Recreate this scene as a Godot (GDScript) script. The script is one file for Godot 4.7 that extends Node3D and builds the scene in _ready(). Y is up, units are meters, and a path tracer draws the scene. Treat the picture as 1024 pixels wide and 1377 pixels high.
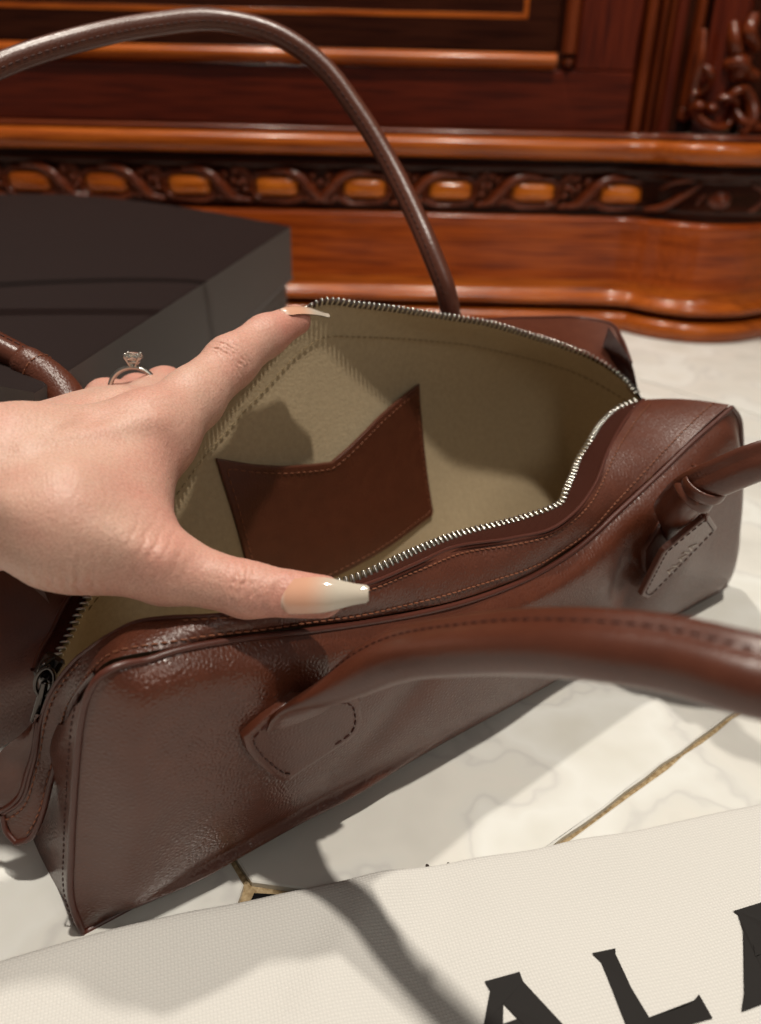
extends Node3D

# ------------------------------------------------------------------ place
const BAG_AT := Vector3(-0.0911, 0.0, -0.1546)   # near front corner of the bag on the floor
const BAG_TURN := 0.6413
const G1 := Vector3(0.79, 0, -0.613)              # the two directions of the floor's tiling
const G2 := Vector3(0.613, 0, 0.79)
var M := {}
var rng := RandomNumberGenerator.new()

func _ready() -> void:
	rng.seed = 20
	view()
	lamps()
	materials()
	floor_tiles()
	cabinet()
	gift_box()
	dust_bag()
	handbag()
	hang_tag()
	hand()
	ring()
	crumbs()

func view() -> void:
	var pitch := deg_to_rad(27.0)
	var roll := deg_to_rad(1.3)
	var fw := Vector3(0, -sin(pitch), -cos(pitch))
	var r0 := Vector3.RIGHT
	var d0 := Vector3(0, -cos(pitch), sin(pitch))
	var right := cos(roll) * r0 - sin(roll) * d0
	var down := sin(roll) * r0 + cos(roll) * d0
	var cam := Camera3D.new()
	cam.name = "camera"
	cam.transform = Transform3D(Basis(right, -down, -fw), Vector3(0, 0.23, 0))
	cam.near = 0.02
	cam.far = 30.0
	var at := CameraAttributesPhysical.new()
	at.frustum_focus_distance = 0.262
	at.frustum_focal_length = 18.02
	at.exposure_aperture = 5.8
	at.frustum_near = 0.02
	at.frustum_far = 30.0
	cam.attributes = at
	cam.fov = rad_to_deg(2.0 * atan(688.5 / 1034.0))
	add_child(cam)
	var we := WorldEnvironment.new()
	we.name = "environment"
	var e := Environment.new()
	e.background_mode = Environment.BG_COLOR
	e.background_color = Color(0.60, 0.575, 0.55)
	e.background_energy_multiplier = 0.35
	e.tonemap_mode = Environment.TONE_MAPPER_LINEAR
	e.tonemap_exposure = 1.07
	e.sdfgi_enabled = true
	e.ssao_enabled = true
	e.ssil_enabled = true
	we.environment = e
	add_child(we)

func lamp(called: String, at: Vector3, energy: float, size: float, tint: Color) -> void:
	var l := OmniLight3D.new()
	l.name = called
	l.position = at
	l.light_color = tint
	l.light_energy = energy
	l.light_size = size
	l.omni_range = 8.0
	l.omni_attenuation = 2.0
	l.shadow_enabled = true
	add_child(l, true)

func lamps() -> void:
	var warm := Color(1.0, 0.967, 0.915)
	lamp("ceiling_lamp", Vector3(0.24, 2.2, -0.07), 3.5, 0.04, warm)
	lamp("ceiling_lamp", Vector3(-0.40, 2.2, -0.84), 2.4, 0.045, warm)
	lamp("added_fill_lamp", Vector3(1.0, 1.7, 0.9), 0.5, 0.3, warm)  # added fill light, out of view, softens the shadows in front

# ------------------------------------------------------------------ helpers
func P(a: Array, s := 0.001) -> PackedVector3Array:
	var o := PackedVector3Array()
	for i in range(0, a.size(), 3):
		o.append(Vector3(a[i], a[i + 1], a[i + 2]) * s)
	return o

func length_of(p: PackedVector3Array) -> float:
	var s := 0.0
	for i in p.size() - 1:
		s += p[i].distance_to(p[i + 1])
	return s

func even(p: PackedVector3Array, n: int) -> PackedVector3Array:
	var total := length_of(p)
	var o := PackedVector3Array()
	var k := 0
	var run := 0.0
	for i in n:
		var want := total * i / (n - 1.0)
		while k < p.size() - 2 and run + p[k].distance_to(p[k + 1]) < want:
			run += p[k].distance_to(p[k + 1])
			k += 1
		var d := p[k].distance_to(p[k + 1])
		o.append(p[k].lerp(p[k + 1], clampf((want - run) / maxf(d, 1e-9), 0, 1)))
	return o

func smooth(p: PackedVector3Array, n: int) -> PackedVector3Array:
	# a curve through the points, n points evenly along it
	var c := p.size()
	if c < 3:
		return even(p, n)
	var tan_at := PackedVector3Array()
	for i in c:
		if i == 0:
			tan_at.append((p[1] - p[0]).normalized())
		elif i == c - 1:
			tan_at.append((p[i] - p[i - 1]).normalized())
		else:
			var d0 := maxf(p[i].distance_to(p[i - 1]), 1e-7)
			var d1 := maxf(p[i].distance_to(p[i + 1]), 1e-7)
			tan_at.append(((p[i] - p[i - 1]) / d0 * d1 + (p[i + 1] - p[i]) / d1 * d0) / (d0 + d1))
	var dense := PackedVector3Array()
	for i in c - 1:
		var d := p[i].distance_to(p[i + 1])
		for j in 14:
			var t := j / 14.0
			var t2 := t * t
			var t3 := t2 * t
			dense.append((2 * t3 - 3 * t2 + 1) * p[i] + (t3 - 2 * t2 + t) * d * tan_at[i] + (3 * t2 - 2 * t3) * p[i + 1] + (t3 - t2) * d * tan_at[i + 1])
	dense.append(p[c - 1])
	return even(dense, n)

func joined(a: PackedVector3Array, b: PackedVector3Array) -> PackedVector3Array:
	var o := a.duplicate()
	for i in range(1, b.size()):
		o.append(b[i])
	return o

func turned(a: PackedVector3Array) -> PackedVector3Array:
	var o := a.duplicate()
	o.reverse()
	return o

func between(a: PackedVector3Array, b: PackedVector3Array, nv: int) -> Array:
	var rows := []
	for j in nv:
		var t := j / (nv - 1.0)
		var r := PackedVector3Array()
		for i in a.size():
			r.append(a[i].lerp(b[i], t))
		rows.append(r)
	return rows

func coons(bottom: PackedVector3Array, top: PackedVector3Array, left: PackedVector3Array, right: PackedVector3Array) -> Array:
	var nu := bottom.size()
	var nv := left.size()
	var rows := []
	for j in nv:
		var v := j / (nv - 1.0)
		var r := PackedVector3Array()
		for i in nu:
			var u := i / (nu - 1.0)
			var c := (1 - u) * (1 - v) * bottom[0] + u * (1 - v) * bottom[nu - 1] + (1 - u) * v * top[0] + u * v * top[nu - 1]
			r.append((1 - v) * bottom[i] + v * top[i] + (1 - u) * left[j] + u * right[j] - c)
		rows.append(r)
	return rows

func normals_of(rows: Array) -> Array:
	var out := []
	var nv := rows.size()
	for j in nv:
		var r := PackedVector3Array()
		var row: PackedVector3Array = rows[j]
		var up: PackedVector3Array = rows[mini(j + 1, nv - 1)]
		var dn: PackedVector3Array = rows[maxi(j - 1, 0)]
		var n := row.size()
		for i in n:
			var du := row[mini(i + 1, n - 1)] - row[maxi(i - 1, 0)]
			var dv := up[i] - dn[i]
			var k := du.cross(dv)
			r.append(k.normalized() if k.length() > 1e-14 else Vector3.UP)
		out.append(r)
	return out

func pushed(rows: Array, by: Callable) -> Array:
	# moves every point of a sheet along its normal by by.call(u, v)
	var nn := normals_of(rows)
	var out := []
	var nv := rows.size()
	for j in nv:
		var r := PackedVector3Array()
		var row: PackedVector3Array = rows[j]
		var nr: PackedVector3Array = nn[j]
		for i in row.size():
			r.append(row[i] + nr[i] * by.call(i / (row.size() - 1.0), j / (nv - 1.0)))
		out.append(r)
	return out

func sheet(rows: Array, uv_scale := 1.0, flip := false, wrap := false) -> ArrayMesh:
	# smooth skin over rows of points; its face looks along du x dv
	var nv := rows.size()
	var nu: int = rows[0].size()
	var nn := normals_of(rows)
	if wrap:
		for j in nv:
			var row: PackedVector3Array = rows[j]
			var a: PackedVector3Array = rows[mini(j + 1, nv - 1)]
			var b: PackedVector3Array = rows[maxi(j - 1, 0)]
			var k := (row[1] - row[nu - 2]).cross(a[0] - b[0]).normalized()
			nn[j][0] = k
			nn[j][nu - 1] = k
	var v := PackedVector3Array()
	var n := PackedVector3Array()
	var uv := PackedVector2Array()
	var ix := PackedInt32Array()
	var down := 0.0
	for j in nv:
		var along := 0.0
		var row: PackedVector3Array = rows[j]
		if j > 0:
			down += row[nu / 2].distance_to(rows[j - 1][nu / 2])
		for i in nu:
			if i > 0:
				along += row[i].distance_to(row[i - 1])
			v.append(row[i])
			n.append(-nn[j][i] if flip else nn[j][i])
			uv.append(Vector2(along, down) * uv_scale)
	for j in nv - 1:
		for i in nu - 1:
			var a := j * nu + i
			var b := a + 1
			var c := a + nu
			var d := c + 1
			if flip:
				ix.append_array([a, b, c, b, d, c])
			else:
				ix.append_array([a, c, b, b, c, d])
	return arrays_mesh(v, n, uv, ix)

func arrays_mesh(v: PackedVector3Array, n: PackedVector3Array, uv: PackedVector2Array, ix: PackedInt32Array, col := PackedColorArray()) -> ArrayMesh:
	var a := []
	a.resize(Mesh.ARRAY_MAX)
	a[Mesh.ARRAY_VERTEX] = v
	a[Mesh.ARRAY_NORMAL] = n
	if uv.size():
		a[Mesh.ARRAY_TEX_UV] = uv
	if col.size():
		a[Mesh.ARRAY_COLOR] = col
	a[Mesh.ARRAY_INDEX] = ix
	var m := ArrayMesh.new()
	m.add_surface_from_arrays(Mesh.PRIMITIVE_TRIANGLES, a)
	return m

func frames(path: PackedVector3Array, hint: Vector3) -> Array:
	# [tangent, side, up] along a path, turned as little as possible
	var out := []
	var n := path.size()
	var up := hint
	for i in n:
		var t := (path[mini(i + 1, n - 1)] - path[maxi(i - 1, 0)]).normalized()
		up = (up - t * up.dot(t)).normalized()
		out.append([t, up.cross(t).normalized(), up])
	return out

func tube_rows(path: PackedVector3Array, radius: Callable, sides: int, hint := Vector3.UP, shape = null) -> Array:
	# rings of points; radius(t) -> Vector2(half width, half height); shape(angle) -> factor
	var fr := frames(path, hint)
	var rows := []
	var n := path.size()
	for i in n:
		var r: Vector2 = radius.call(i / (n - 1.0))
		var f: Array = fr[i]
		var ring_pts := PackedVector3Array()
		for k in sides + 1:
			var a := TAU * (k % sides) / sides
			var s: float = shape.call(a) if shape != null else 1.0
			ring_pts.append(path[i] + f[1] * (cos(a) * r.x * s) + f[2] * (sin(a) * r.y * s))
		rows.append(ring_pts)
	return rows

func tube(path: PackedVector3Array, radius: Callable, sides := 12, hint := Vector3.UP, caps := true, shape = null) -> ArrayMesh:
	var rows := tube_rows(path, radius, sides, hint, shape)
	if caps:
		var n := path.size()
		var t0 := (path[0] - path[1]).normalized()
		var t1 := (path[n - 1] - path[n - 2]).normalized()
		var r0: Vector2 = radius.call(0.0)
		var r1: Vector2 = radius.call(1.0)
		var head := []
		for k in [0.0, 0.35, 0.7, 0.92]:
			var ring_a := PackedVector3Array()
			for p in rows[0]:
				ring_a.append(path[0] + (p - path[0]) * sqrt(maxf(0.0, 1 - (1 - k) * (1 - k))) + t0 * minf(r0.x, r0.y) * (1 - k))
			head.append(ring_a)
		var tail := []
		for k in [0.92, 0.7, 0.35, 0.0]:
			var ring_b := PackedVector3Array()
			for p in rows[n - 1]:
				ring_b.append(path[n - 1] + (p - path[n - 1]) * sqrt(maxf(0.0, 1 - (1 - k) * (1 - k))) + t1 * minf(r1.x, r1.y) * (1 - k))
			tail.append(ring_b)
		rows = head + rows + tail
	return sheet(rows, 1.0, false, true)

func same(r: float) -> Callable:
	return func(_t): return Vector2(r, r)

func put(called: String, mesh: Mesh, mat: Material, parent: Node) -> MeshInstance3D:
	var o := MeshInstance3D.new()
	o.name = called
	o.mesh = mesh
	o.material_override = mat
	parent.add_child(o, true)
	return o

func thing(called: String, label: String, category: String, at := Vector3.ZERO, turn := 0.0, group := "") -> Node3D:
	var o := Node3D.new()
	o.name = called
	o.position = at
	o.rotation.y = turn
	add_child(o, true)
	tag(o, label, category, group)
	return o

func tag(o: Node, label: String, category: String, group := "") -> void:
	o.set_meta("label", label)
	o.set_meta("category", category)
	if group:
		o.set_meta("group", group)

func stuff(o: Node) -> Node:
	o.set_meta("kind", "stuff")
	return o

func row_at(rows: Array, v: float, lift := 0.0) -> PackedVector3Array:
	# the line at height v of a sheet, lifted off it
	var nn := normals_of(rows)
	var f := v * (rows.size() - 1)
	var j := mini(int(f), rows.size() - 2)
	var t := f - j
	var o := PackedVector3Array()
	for i in rows[0].size():
		o.append(rows[j][i].lerp(rows[j + 1][i], t) + nn[j][i].lerp(nn[j + 1][i], t).normalized() * lift)
	return o

func cut(p: PackedVector3Array, a: float, b: float) -> PackedVector3Array:
	var n := p.size()
	return p.slice(int(a * (n - 1)), int(b * (n - 1)) + 1)

func stitches(line: PackedVector3Array, pitch: float, long: float, r: float, skew := 0.0) -> ArrayMesh:
	# one thread stitch after the other along a line
	var n := maxi(3, int(length_of(line) / pitch))
	var p := even(line, n)
	var v := PackedVector3Array()
	var nn := PackedVector3Array()
	var ix := PackedInt32Array()
	for i in n - 1:
		var t := (p[i + 1] - p[i]).normalized()
		var s := t.cross(Vector3.UP if absf(t.y) < 0.9 else Vector3.RIGHT).normalized()
		var w := t.cross(s)
		var mid := p[i].lerp(p[i + 1], 0.5)
		t = (t + s * (skew + rng.randf_range(-0.06, 0.06))).normalized()
		var base := v.size()
		var half := long * 0.5 * rng.randf_range(0.9, 1.06)
		for e in [-1.0, -0.6, 0.0, 0.6, 1.0]:
			var k := r * (0.35 if absf(e) == 1.0 else (0.85 if e != 0.0 else 1.0))
			for c in 6:
				var a := TAU * c / 6
				var d := s * cos(a) + w * sin(a)
				v.append(mid + t * half * e + d * k - (w * 0.0))
				nn.append((d + t * e * (1.2 if absf(e) == 1.0 else 0.0)).normalized())
		for e in 4:
			for c in 6:
				var a0 := base + e * 6 + c
				var a1 := base + e * 6 + (c + 1) % 6
				ix.append_array([a0, a0 + 6, a1, a1, a0 + 6, a1 + 6])
	return arrays_mesh(v, nn, PackedVector2Array(), ix)

func box_mesh(size: Vector3, bevel: float) -> ArrayMesh:
	# a block with chamfered edges
	var st := SurfaceTool.new()
	st.begin(Mesh.PRIMITIVE_TRIANGLES)
	var h := size * 0.5
	var faces := []
	for ax in 3:
		for s in [-1.0, 1.0]:
			var q := PackedVector3Array()
			for c in [[-1, -1], [1, -1], [1, 1], [-1, 1]]:
				var p := Vector3.ZERO
				p[ax] = s * h[ax]
				p[(ax + 1) % 3] = c[0] * (h[(ax + 1) % 3] - bevel)
				p[(ax + 2) % 3] = c[1] * (h[(ax + 2) % 3] - bevel)
				q.append(p)
			faces.append([q, Vector3.ZERO])
	for ax in 3:
		for s in [[-1, -1], [1, -1], [1, 1], [-1, 1]]:
			var b := (ax + 1) % 3
			var c := (ax + 2) % 3
			var q := PackedVector3Array()
			for e in [[-1, 0], [1, 0], [1, 1], [-1, 1]]:
				var p := Vector3.ZERO
				p[ax] = e[0] * (h[ax] - bevel)
				p[b] = s[0] * (h[b] - (bevel if e[1] == 1 else 0.0))
				p[c] = s[1] * (h[c] - (bevel if e[1] == 0 else 0.0))
				q.append(p)
			faces.append([q, Vector3.ZERO])
	for sx in [-1, 1]:
		for sy in [-1, 1]:
			for sz in [-1, 1]:
				var s := Vector3(sx, sy, sz)
				faces.append([PackedVector3Array([s * (h - Vector3(0, bevel, bevel)), s * (h - Vector3(bevel, 0, bevel)), s * (h - Vector3(bevel, bevel, 0))]), Vector3.ZERO])
	for f in faces:
		var q: PackedVector3Array = f[0]
		var mid := Vector3.ZERO
		for p in q:
			mid += p
		var n := (q[1] - q[0]).cross(q[2] - q[0]).normalized()
		if n.dot(mid) < 0:
			q.reverse()
			n = -n
		st.set_normal(n)
		for k in range(1, q.size() - 1):
			for p in [q[0], q[k + 1], q[k]]:
				st.set_normal(n)
				st.add_vertex(p)
	return st.commit()

func plate(outline: PackedVector2Array, base: Callable, thick: float, bevel := 0.0) -> ArrayMesh:
	# a flat shape; base(Vector2, height) gives the place of each of its points
	var st := SurfaceTool.new()
	st.begin(Mesh.PRIMITIVE_TRIANGLES)
	st.set_smooth_group(-1)
	var inner := outline
	if bevel > 0:
		var sm := Geometry2D.offset_polygon(outline, -bevel, Geometry2D.JOIN_ROUND)
		if sm.size():
			inner = sm[0]
	if Geometry2D.is_polygon_clockwise(outline):
		outline.reverse()
	if Geometry2D.is_polygon_clockwise(inner):
		inner.reverse()
	var tri := Geometry2D.triangulate_polygon(inner)
	for k in range(0, tri.size(), 3):
		var q := [base.call(inner[tri[k]], thick), base.call(inner[tri[k + 1]], thick), base.call(inner[tri[k + 2]], thick)]
		var e := (inner[tri[k + 1]] - inner[tri[k]]).cross(inner[tri[k + 2]] - inner[tri[k]])
		if e > 0:
			q = [q[0], q[2], q[1]]
		for p in q:
			st.add_vertex(p)
	# the rim: from each point of the outline to the nearest of the inner one
	var n := outline.size()
	if bevel > 0 and inner.size() != n:
		for side in [0, 1]:
			pass
	var ring_hi := inner
	for i in inner.size():
		var a: Vector2 = ring_hi[i]
		var b: Vector2 = ring_hi[(i + 1) % inner.size()]
		var oa := a
		var ob := b
		if bevel > 0:
			oa = nearest_on(outline, a)
			ob = nearest_on(outline, b)
		for q in [[base.call(a, thick), base.call(b, thick), base.call(oa, thick - bevel * 0.7)], [base.call(b, thick), base.call(ob, thick - bevel * 0.7), base.call(oa, thick - bevel * 0.7)], [base.call(oa, thick - bevel * 0.7), base.call(ob, thick - bevel * 0.7), base.call(oa, 0.0)], [base.call(ob, thick - bevel * 0.7), base.call(ob, 0.0), base.call(oa, 0.0)]]:
			for p in q:
				st.add_vertex(p)
	st.generate_normals()
	return st.commit()

func nearest_on(poly: PackedVector2Array, p: Vector2) -> Vector2:
	var best := poly[0]
	var bd := 1e9
	for i in poly.size():
		var q := Geometry2D.get_closest_point_to_segment(p, poly[i], poly[(i + 1) % poly.size()])
		if q.distance_squared_to(p) < bd:
			bd = q.distance_squared_to(p)
			best = q
	return best

# ------------------------------------------------------------------ materials
func noise_tex(kind: int, freq: float, seed_at: int, size := 512, normal := 0.0, ramp: Gradient = null, oct := 4, ret := -1) -> NoiseTexture2D:
	var f := FastNoiseLite.new()
	f.noise_type = kind
	f.frequency = freq
	f.seed = seed_at
	f.fractal_octaves = oct
	if ret >= 0:
		f.cellular_return_type = ret
		f.fractal_type = FastNoiseLite.FRACTAL_NONE
	var t := NoiseTexture2D.new()
	t.noise = f
	t.width = size
	t.height = size
	t.seamless = true
	t.seamless_blend_skirt = 0.15
	if normal > 0:
		t.as_normal_map = true
		t.bump_strength = normal
	if ramp:
		t.color_ramp = ramp
	return t

func ramp_of(stops: Array) -> Gradient:
	var g := Gradient.new()
	var o := PackedFloat32Array()
	var c := PackedColorArray()
	for s in stops:
		o.append(s[0])
		c.append(s[1])
	g.offsets = o
	g.colors = c
	return g

func mat(albedo: Color, rough: float, spec := 0.5) -> StandardMaterial3D:
	var m := StandardMaterial3D.new()
	m.albedo_color = albedo
	m.roughness = rough
	m.metallic_specular = spec
	return m

func tri(m: StandardMaterial3D, scale_by: Vector3, world := false) -> void:
	m.uv1_triplanar = true
	m.uv1_world_triplanar = world
	m.uv1_scale = scale_by

func materials() -> void:
	var cell := FastNoiseLite.TYPE_CELLULAR
	var grain := noise_tex(cell, 0.05, 3, 512, 5.0, null, 1, FastNoiseLite.RETURN_DISTANCE2_SUB)
	var fine := noise_tex(FastNoiseLite.TYPE_SIMPLEX, 0.09, 5, 512, 3.0, null, 4)
	var brown := Color(0.345, 0.178, 0.116)
	var tone := noise_tex(FastNoiseLite.TYPE_SIMPLEX, 0.012, 8, 256, 0.0, ramp_of([[0.0, Color(0.90, 0.88, 0.88)], [1.0, Color(1, 1, 1)]]))
	var l := mat(brown, 0.30, 0.55)
	l.albedo_texture = tone
	l.normal_enabled = true
	l.normal_texture = grain
	l.normal_scale = 0.55
	tri(l, Vector3.ONE * 27.0)
	M.leather = l
	var ls := l.duplicate()
	ls.normal_scale = 0.65
	ls.roughness = 0.4
	M.pebbled = ls
	var lh := l.duplicate()
	lh.normal_scale = 0.26
	lh.roughness = 0.34
	M.calf = lh
	var edge := mat(Color(0.30, 0.145, 0.105), 0.38, 0.5)
	edge.normal_enabled = true
	edge.normal_texture = fine
	edge.normal_scale = 0.2
	tri(edge, Vector3.ONE * 40.0)
	M.edge = edge
	M.thread = mat(Color(0.49, 0.30, 0.21), 0.6, 0.4)
	M.dark_thread = mat(Color(0.24, 0.115, 0.085), 0.6, 0.4)
	M.pale_thread = mat(Color(0.56, 0.49, 0.37), 0.8, 0.3)
	var s := mat(Color(0.70, 0.63, 0.515), 0.95, 0.15)
	s.albedo_texture = noise_tex(FastNoiseLite.TYPE_SIMPLEX, 0.03, 21, 512, 0.0, ramp_of([[0.0, Color(0.93, 0.925, 0.92)], [1.0, Color(1, 1, 1)]]))
	s.normal_enabled = true
	s.normal_texture = noise_tex(FastNoiseLite.TYPE_SIMPLEX, 0.05, 22, 512, 6.0, null, 5)
	s.normal_scale = 0.22
	s.rim_enabled = true
	s.rim = 0.3
	s.rim_tint = 0.6
	tri(s, Vector3.ONE * 16.0)
	M.suede = s
	# woven tape: herringbone drawn as relief, its thread gaps also shaded in the colour
	var im := Image.create_empty(128, 128, false, Image.FORMAT_RGB8)
	for y in 128:
		for x in 128:
			var col := (x / 32) % 2
			var ph := fposmod((y + (x if col == 0 else -x)) / 16.0, 1.0)
			var h := 0.25 + 0.75 * sin(PI * ph)
			if x % 32 < 2:
				h *= 0.5
			im.set_pixel(x, y, Color(h, h, h))
	var tape_bump := im.duplicate()
	tape_bump.bump_map_to_normal_map(4.0)
	var tp := mat(Color(0.30, 0.155, 0.115), 0.8, 0.2)
	tp.albedo_texture = ImageTexture.create_from_image(shade_image(im, 0.5))
	tp.normal_enabled = true
	tp.normal_texture = ImageTexture.create_from_image(tape_bump)
	tp.normal_scale = 2.0
	tp.uv1_scale = Vector3(1, 1, 1)
	M.tape = tp
	var steel := mat(Color(0.78, 0.77, 0.74), 0.28, 0.5)
	steel.metallic = 1.0
	M.steel = steel
	var gun := mat(Color(0.30, 0.28, 0.27), 0.22, 0.5)
	gun.metallic = 1.0
	M.gunmetal = gun
	# canvas: plain weave, gaps lightly shaded in the albedo
	var cw := 256
	var wv := Image.create_empty(cw, cw, false, Image.FORMAT_RGB8)
	for y in cw:
		for x in cw:
			var u := x / 16.0
			var v := y / 16.0
			var over := (int(u) + int(v)) % 2 == 0
			var fu := fposmod(u, 1.0)
			var fv := fposmod(v, 1.0)
			var h := sin(PI * fv) * (0.55 + 0.45 * sin(PI * fu)) if over else sin(PI * fu) * (0.35 + 0.45 * sin(PI * fv))
			h = clampf(h * (0.86 + 0.14 * sin(int(u) * 5.1 + int(v) * 3.3)) + rng.randf_range(-0.08, 0.08), 0, 1)
			wv.set_pixel(x, y, Color(h, h, h))
	var wn := wv.duplicate()
	wn.bump_map_to_normal_map(5.0)
	var cv := mat(Color(0.855, 0.845, 0.825), 0.92, 0.2)
	cv.albedo_texture = ImageTexture.create_from_image(shade_image(wv, 0.93))
	cv.normal_enabled = true
	cv.normal_texture = ImageTexture.create_from_image(wn)
	cv.normal_scale = 0.6
	cv.uv1_scale = Vector3.ONE
	M.canvas = cv
	var ink := mat(Color(0.14, 0.13, 0.125), 0.75, 0.3)
	ink.normal_enabled = true
	ink.normal_texture = cv.normal_texture
	ink.normal_scale = 0.7
	M.ink = ink
	# marble
	var mb := mat(Color(0.87, 0.87, 0.86), 0.24, 0.5)
	mb.albedo_texture = noise_tex(FastNoiseLite.TYPE_SIMPLEX, 0.0035, 31, 1024, 0.0, ramp_of([[0.0, Color(0.90, 0.89, 0.87)], [0.40, Color(0.97, 0.96, 0.94)], [0.47, Color(0.96, 0.955, 0.94)], [0.5, Color(0.915, 0.91, 0.90)], [0.53, Color(0.97, 0.965, 0.95)], [0.62, Color(1, 1, 0.99)], [1.0, Color(0.93, 0.92, 0.89)]]), 5)
	mb.normal_enabled = true
	mb.normal_texture = noise_tex(FastNoiseLite.TYPE_SIMPLEX, 0.02, 32, 256, 1.0, null, 3)
	mb.normal_scale = 0.06
	tri(mb, Vector3(1.9, 1.9, 1.9), true)
	M.marble = mb
	var bt := mat(Color(0.05, 0.05, 0.055), 0.25, 0.5)
	M.black_stone = bt
	var gr := mat(Color(0.74, 0.66, 0.53), 0.95, 0.2)
	gr.albedo_texture = noise_tex(FastNoiseLite.TYPE_SIMPLEX, 0.06, 33, 256, 0.0, ramp_of([[0.0, Color(0.7, 0.66, 0.6)], [1.0, Color(1, 1, 1)]]))
	gr.normal_enabled = true
	gr.normal_texture = fine
	gr.normal_scale = 0.8
	tri(gr, Vector3.ONE * 20.0, true)
	M.grout = gr
	# varnished wood in several tones, mouldings lighter and recesses darker by colour
	var streak := noise_tex(FastNoiseLite.TYPE_SIMPLEX, 0.02, 41, 512, 0.0, ramp_of([[0.0, Color(0.55, 0.45, 0.38)], [0.4, Color(0.85, 0.78, 0.73)], [0.6, Color(0.95, 0.92, 0.9)], [1.0, Color(1, 1, 1)]]), 5)
	var wood_tones := {"wood_glow": Color(0.76, 0.42, 0.11), "wood_red": Color(0.35, 0.115, 0.035), "wood_amber": Color(0.61, 0.28, 0.07), "wood_honey": Color(0.66, 0.34, 0.09), "wood_dark": Color(0.21, 0.09, 0.04), "wood_brown": Color(0.42, 0.185, 0.07)}
	for k in wood_tones:
		for way in ["", "_upright"]:
			var w := mat(wood_tones[k], 0.3, 0.2 if k == "wood_dark" else 0.35)
			w.albedo_texture = streak
			w.clearcoat_enabled = true
			w.clearcoat = 0.22
			w.clearcoat_roughness = 0.12
			w.normal_enabled = true
			w.normal_texture = fine
			w.normal_scale = 0.05
			tri(w, Vector3(16, 0.7, 16) if way else Vector3(0.7, 16, 16), true)
			M[k + way] = w
	# gift box paper
	var bx := mat(Color(0.125, 0.085, 0.08), 0.6, 0.25)
	bx.normal_enabled = true
	bx.normal_texture = fine
	bx.normal_scale = 0.12
	tri(bx, Vector3.ONE * 40.0)
	M.box_paper = bx
	var sd := bx.duplicate()
	sd.albedo_color = Color(0.33, 0.31, 0.30)  # same paper made paler: light on the sides put into the colour
	M.box_side_lit = sd
	# skin
	var sk := mat(Color(1, 1, 1), 0.46, 0.42)
	sk.vertex_color_use_as_albedo = true
	sk.subsurf_scatter_enabled = true
	sk.subsurf_scatter_strength = 0.08
	sk.normal_enabled = true
	sk.normal_texture = noise_tex(cell, 0.06, 51, 512, 3.0, null, 1, FastNoiseLite.RETURN_DISTANCE)
	sk.normal_scale = 1.0
	sk.albedo_texture = noise_tex(FastNoiseLite.TYPE_SIMPLEX, 0.035, 55, 512, 0.0, ramp_of([[0.0, Color(0.86, 0.82, 0.80)], [0.5, Color(0.95, 0.94, 0.93)], [1.0, Color(1, 1, 1)]]), 5)
	tri(sk, Vector3.ONE * 45.0)
	M.skin = sk
	var nl := mat(Color(1, 1, 1), 0.08, 0.5)
	nl.vertex_color_use_as_albedo = true
	nl.clearcoat_enabled = true
	nl.clearcoat = 0.8
	nl.clearcoat_roughness = 0.03
	M.nail = nl
	var gem := mat(Color(1, 1, 1, 1), 0.0, 0.5)
	gem.refraction_enabled = true
	gem.refraction_scale = 0.06
	gem.albedo_color = Color(1, 0.99, 0.95, 0.05)
	gem.transparency = BaseMaterial3D.TRANSPARENCY_ALPHA
	M.gem = gem
	M.crumb = mat(Color(0.16, 0.10, 0.07), 0.8)
	M.stamp_shine = mat(Color(0.62, 0.55, 0.50), 0.3, 0.6)  # pale colour stands for the shine on the stamped letters
	M.stamp = mat(Color(0.27, 0.13, 0.095), 0.3, 0.5)

func shade_image(src: Image, low: float) -> Image:  # paints shade into the low parts of a weave
	var o := src.duplicate()
	for y in o.get_height():
		for x in o.get_width():
			var h: float = low + (1.0 - low) * src.get_pixel(x, y).r
			o.set_pixel(x, y, Color(h, h, h))
	return o

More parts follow.
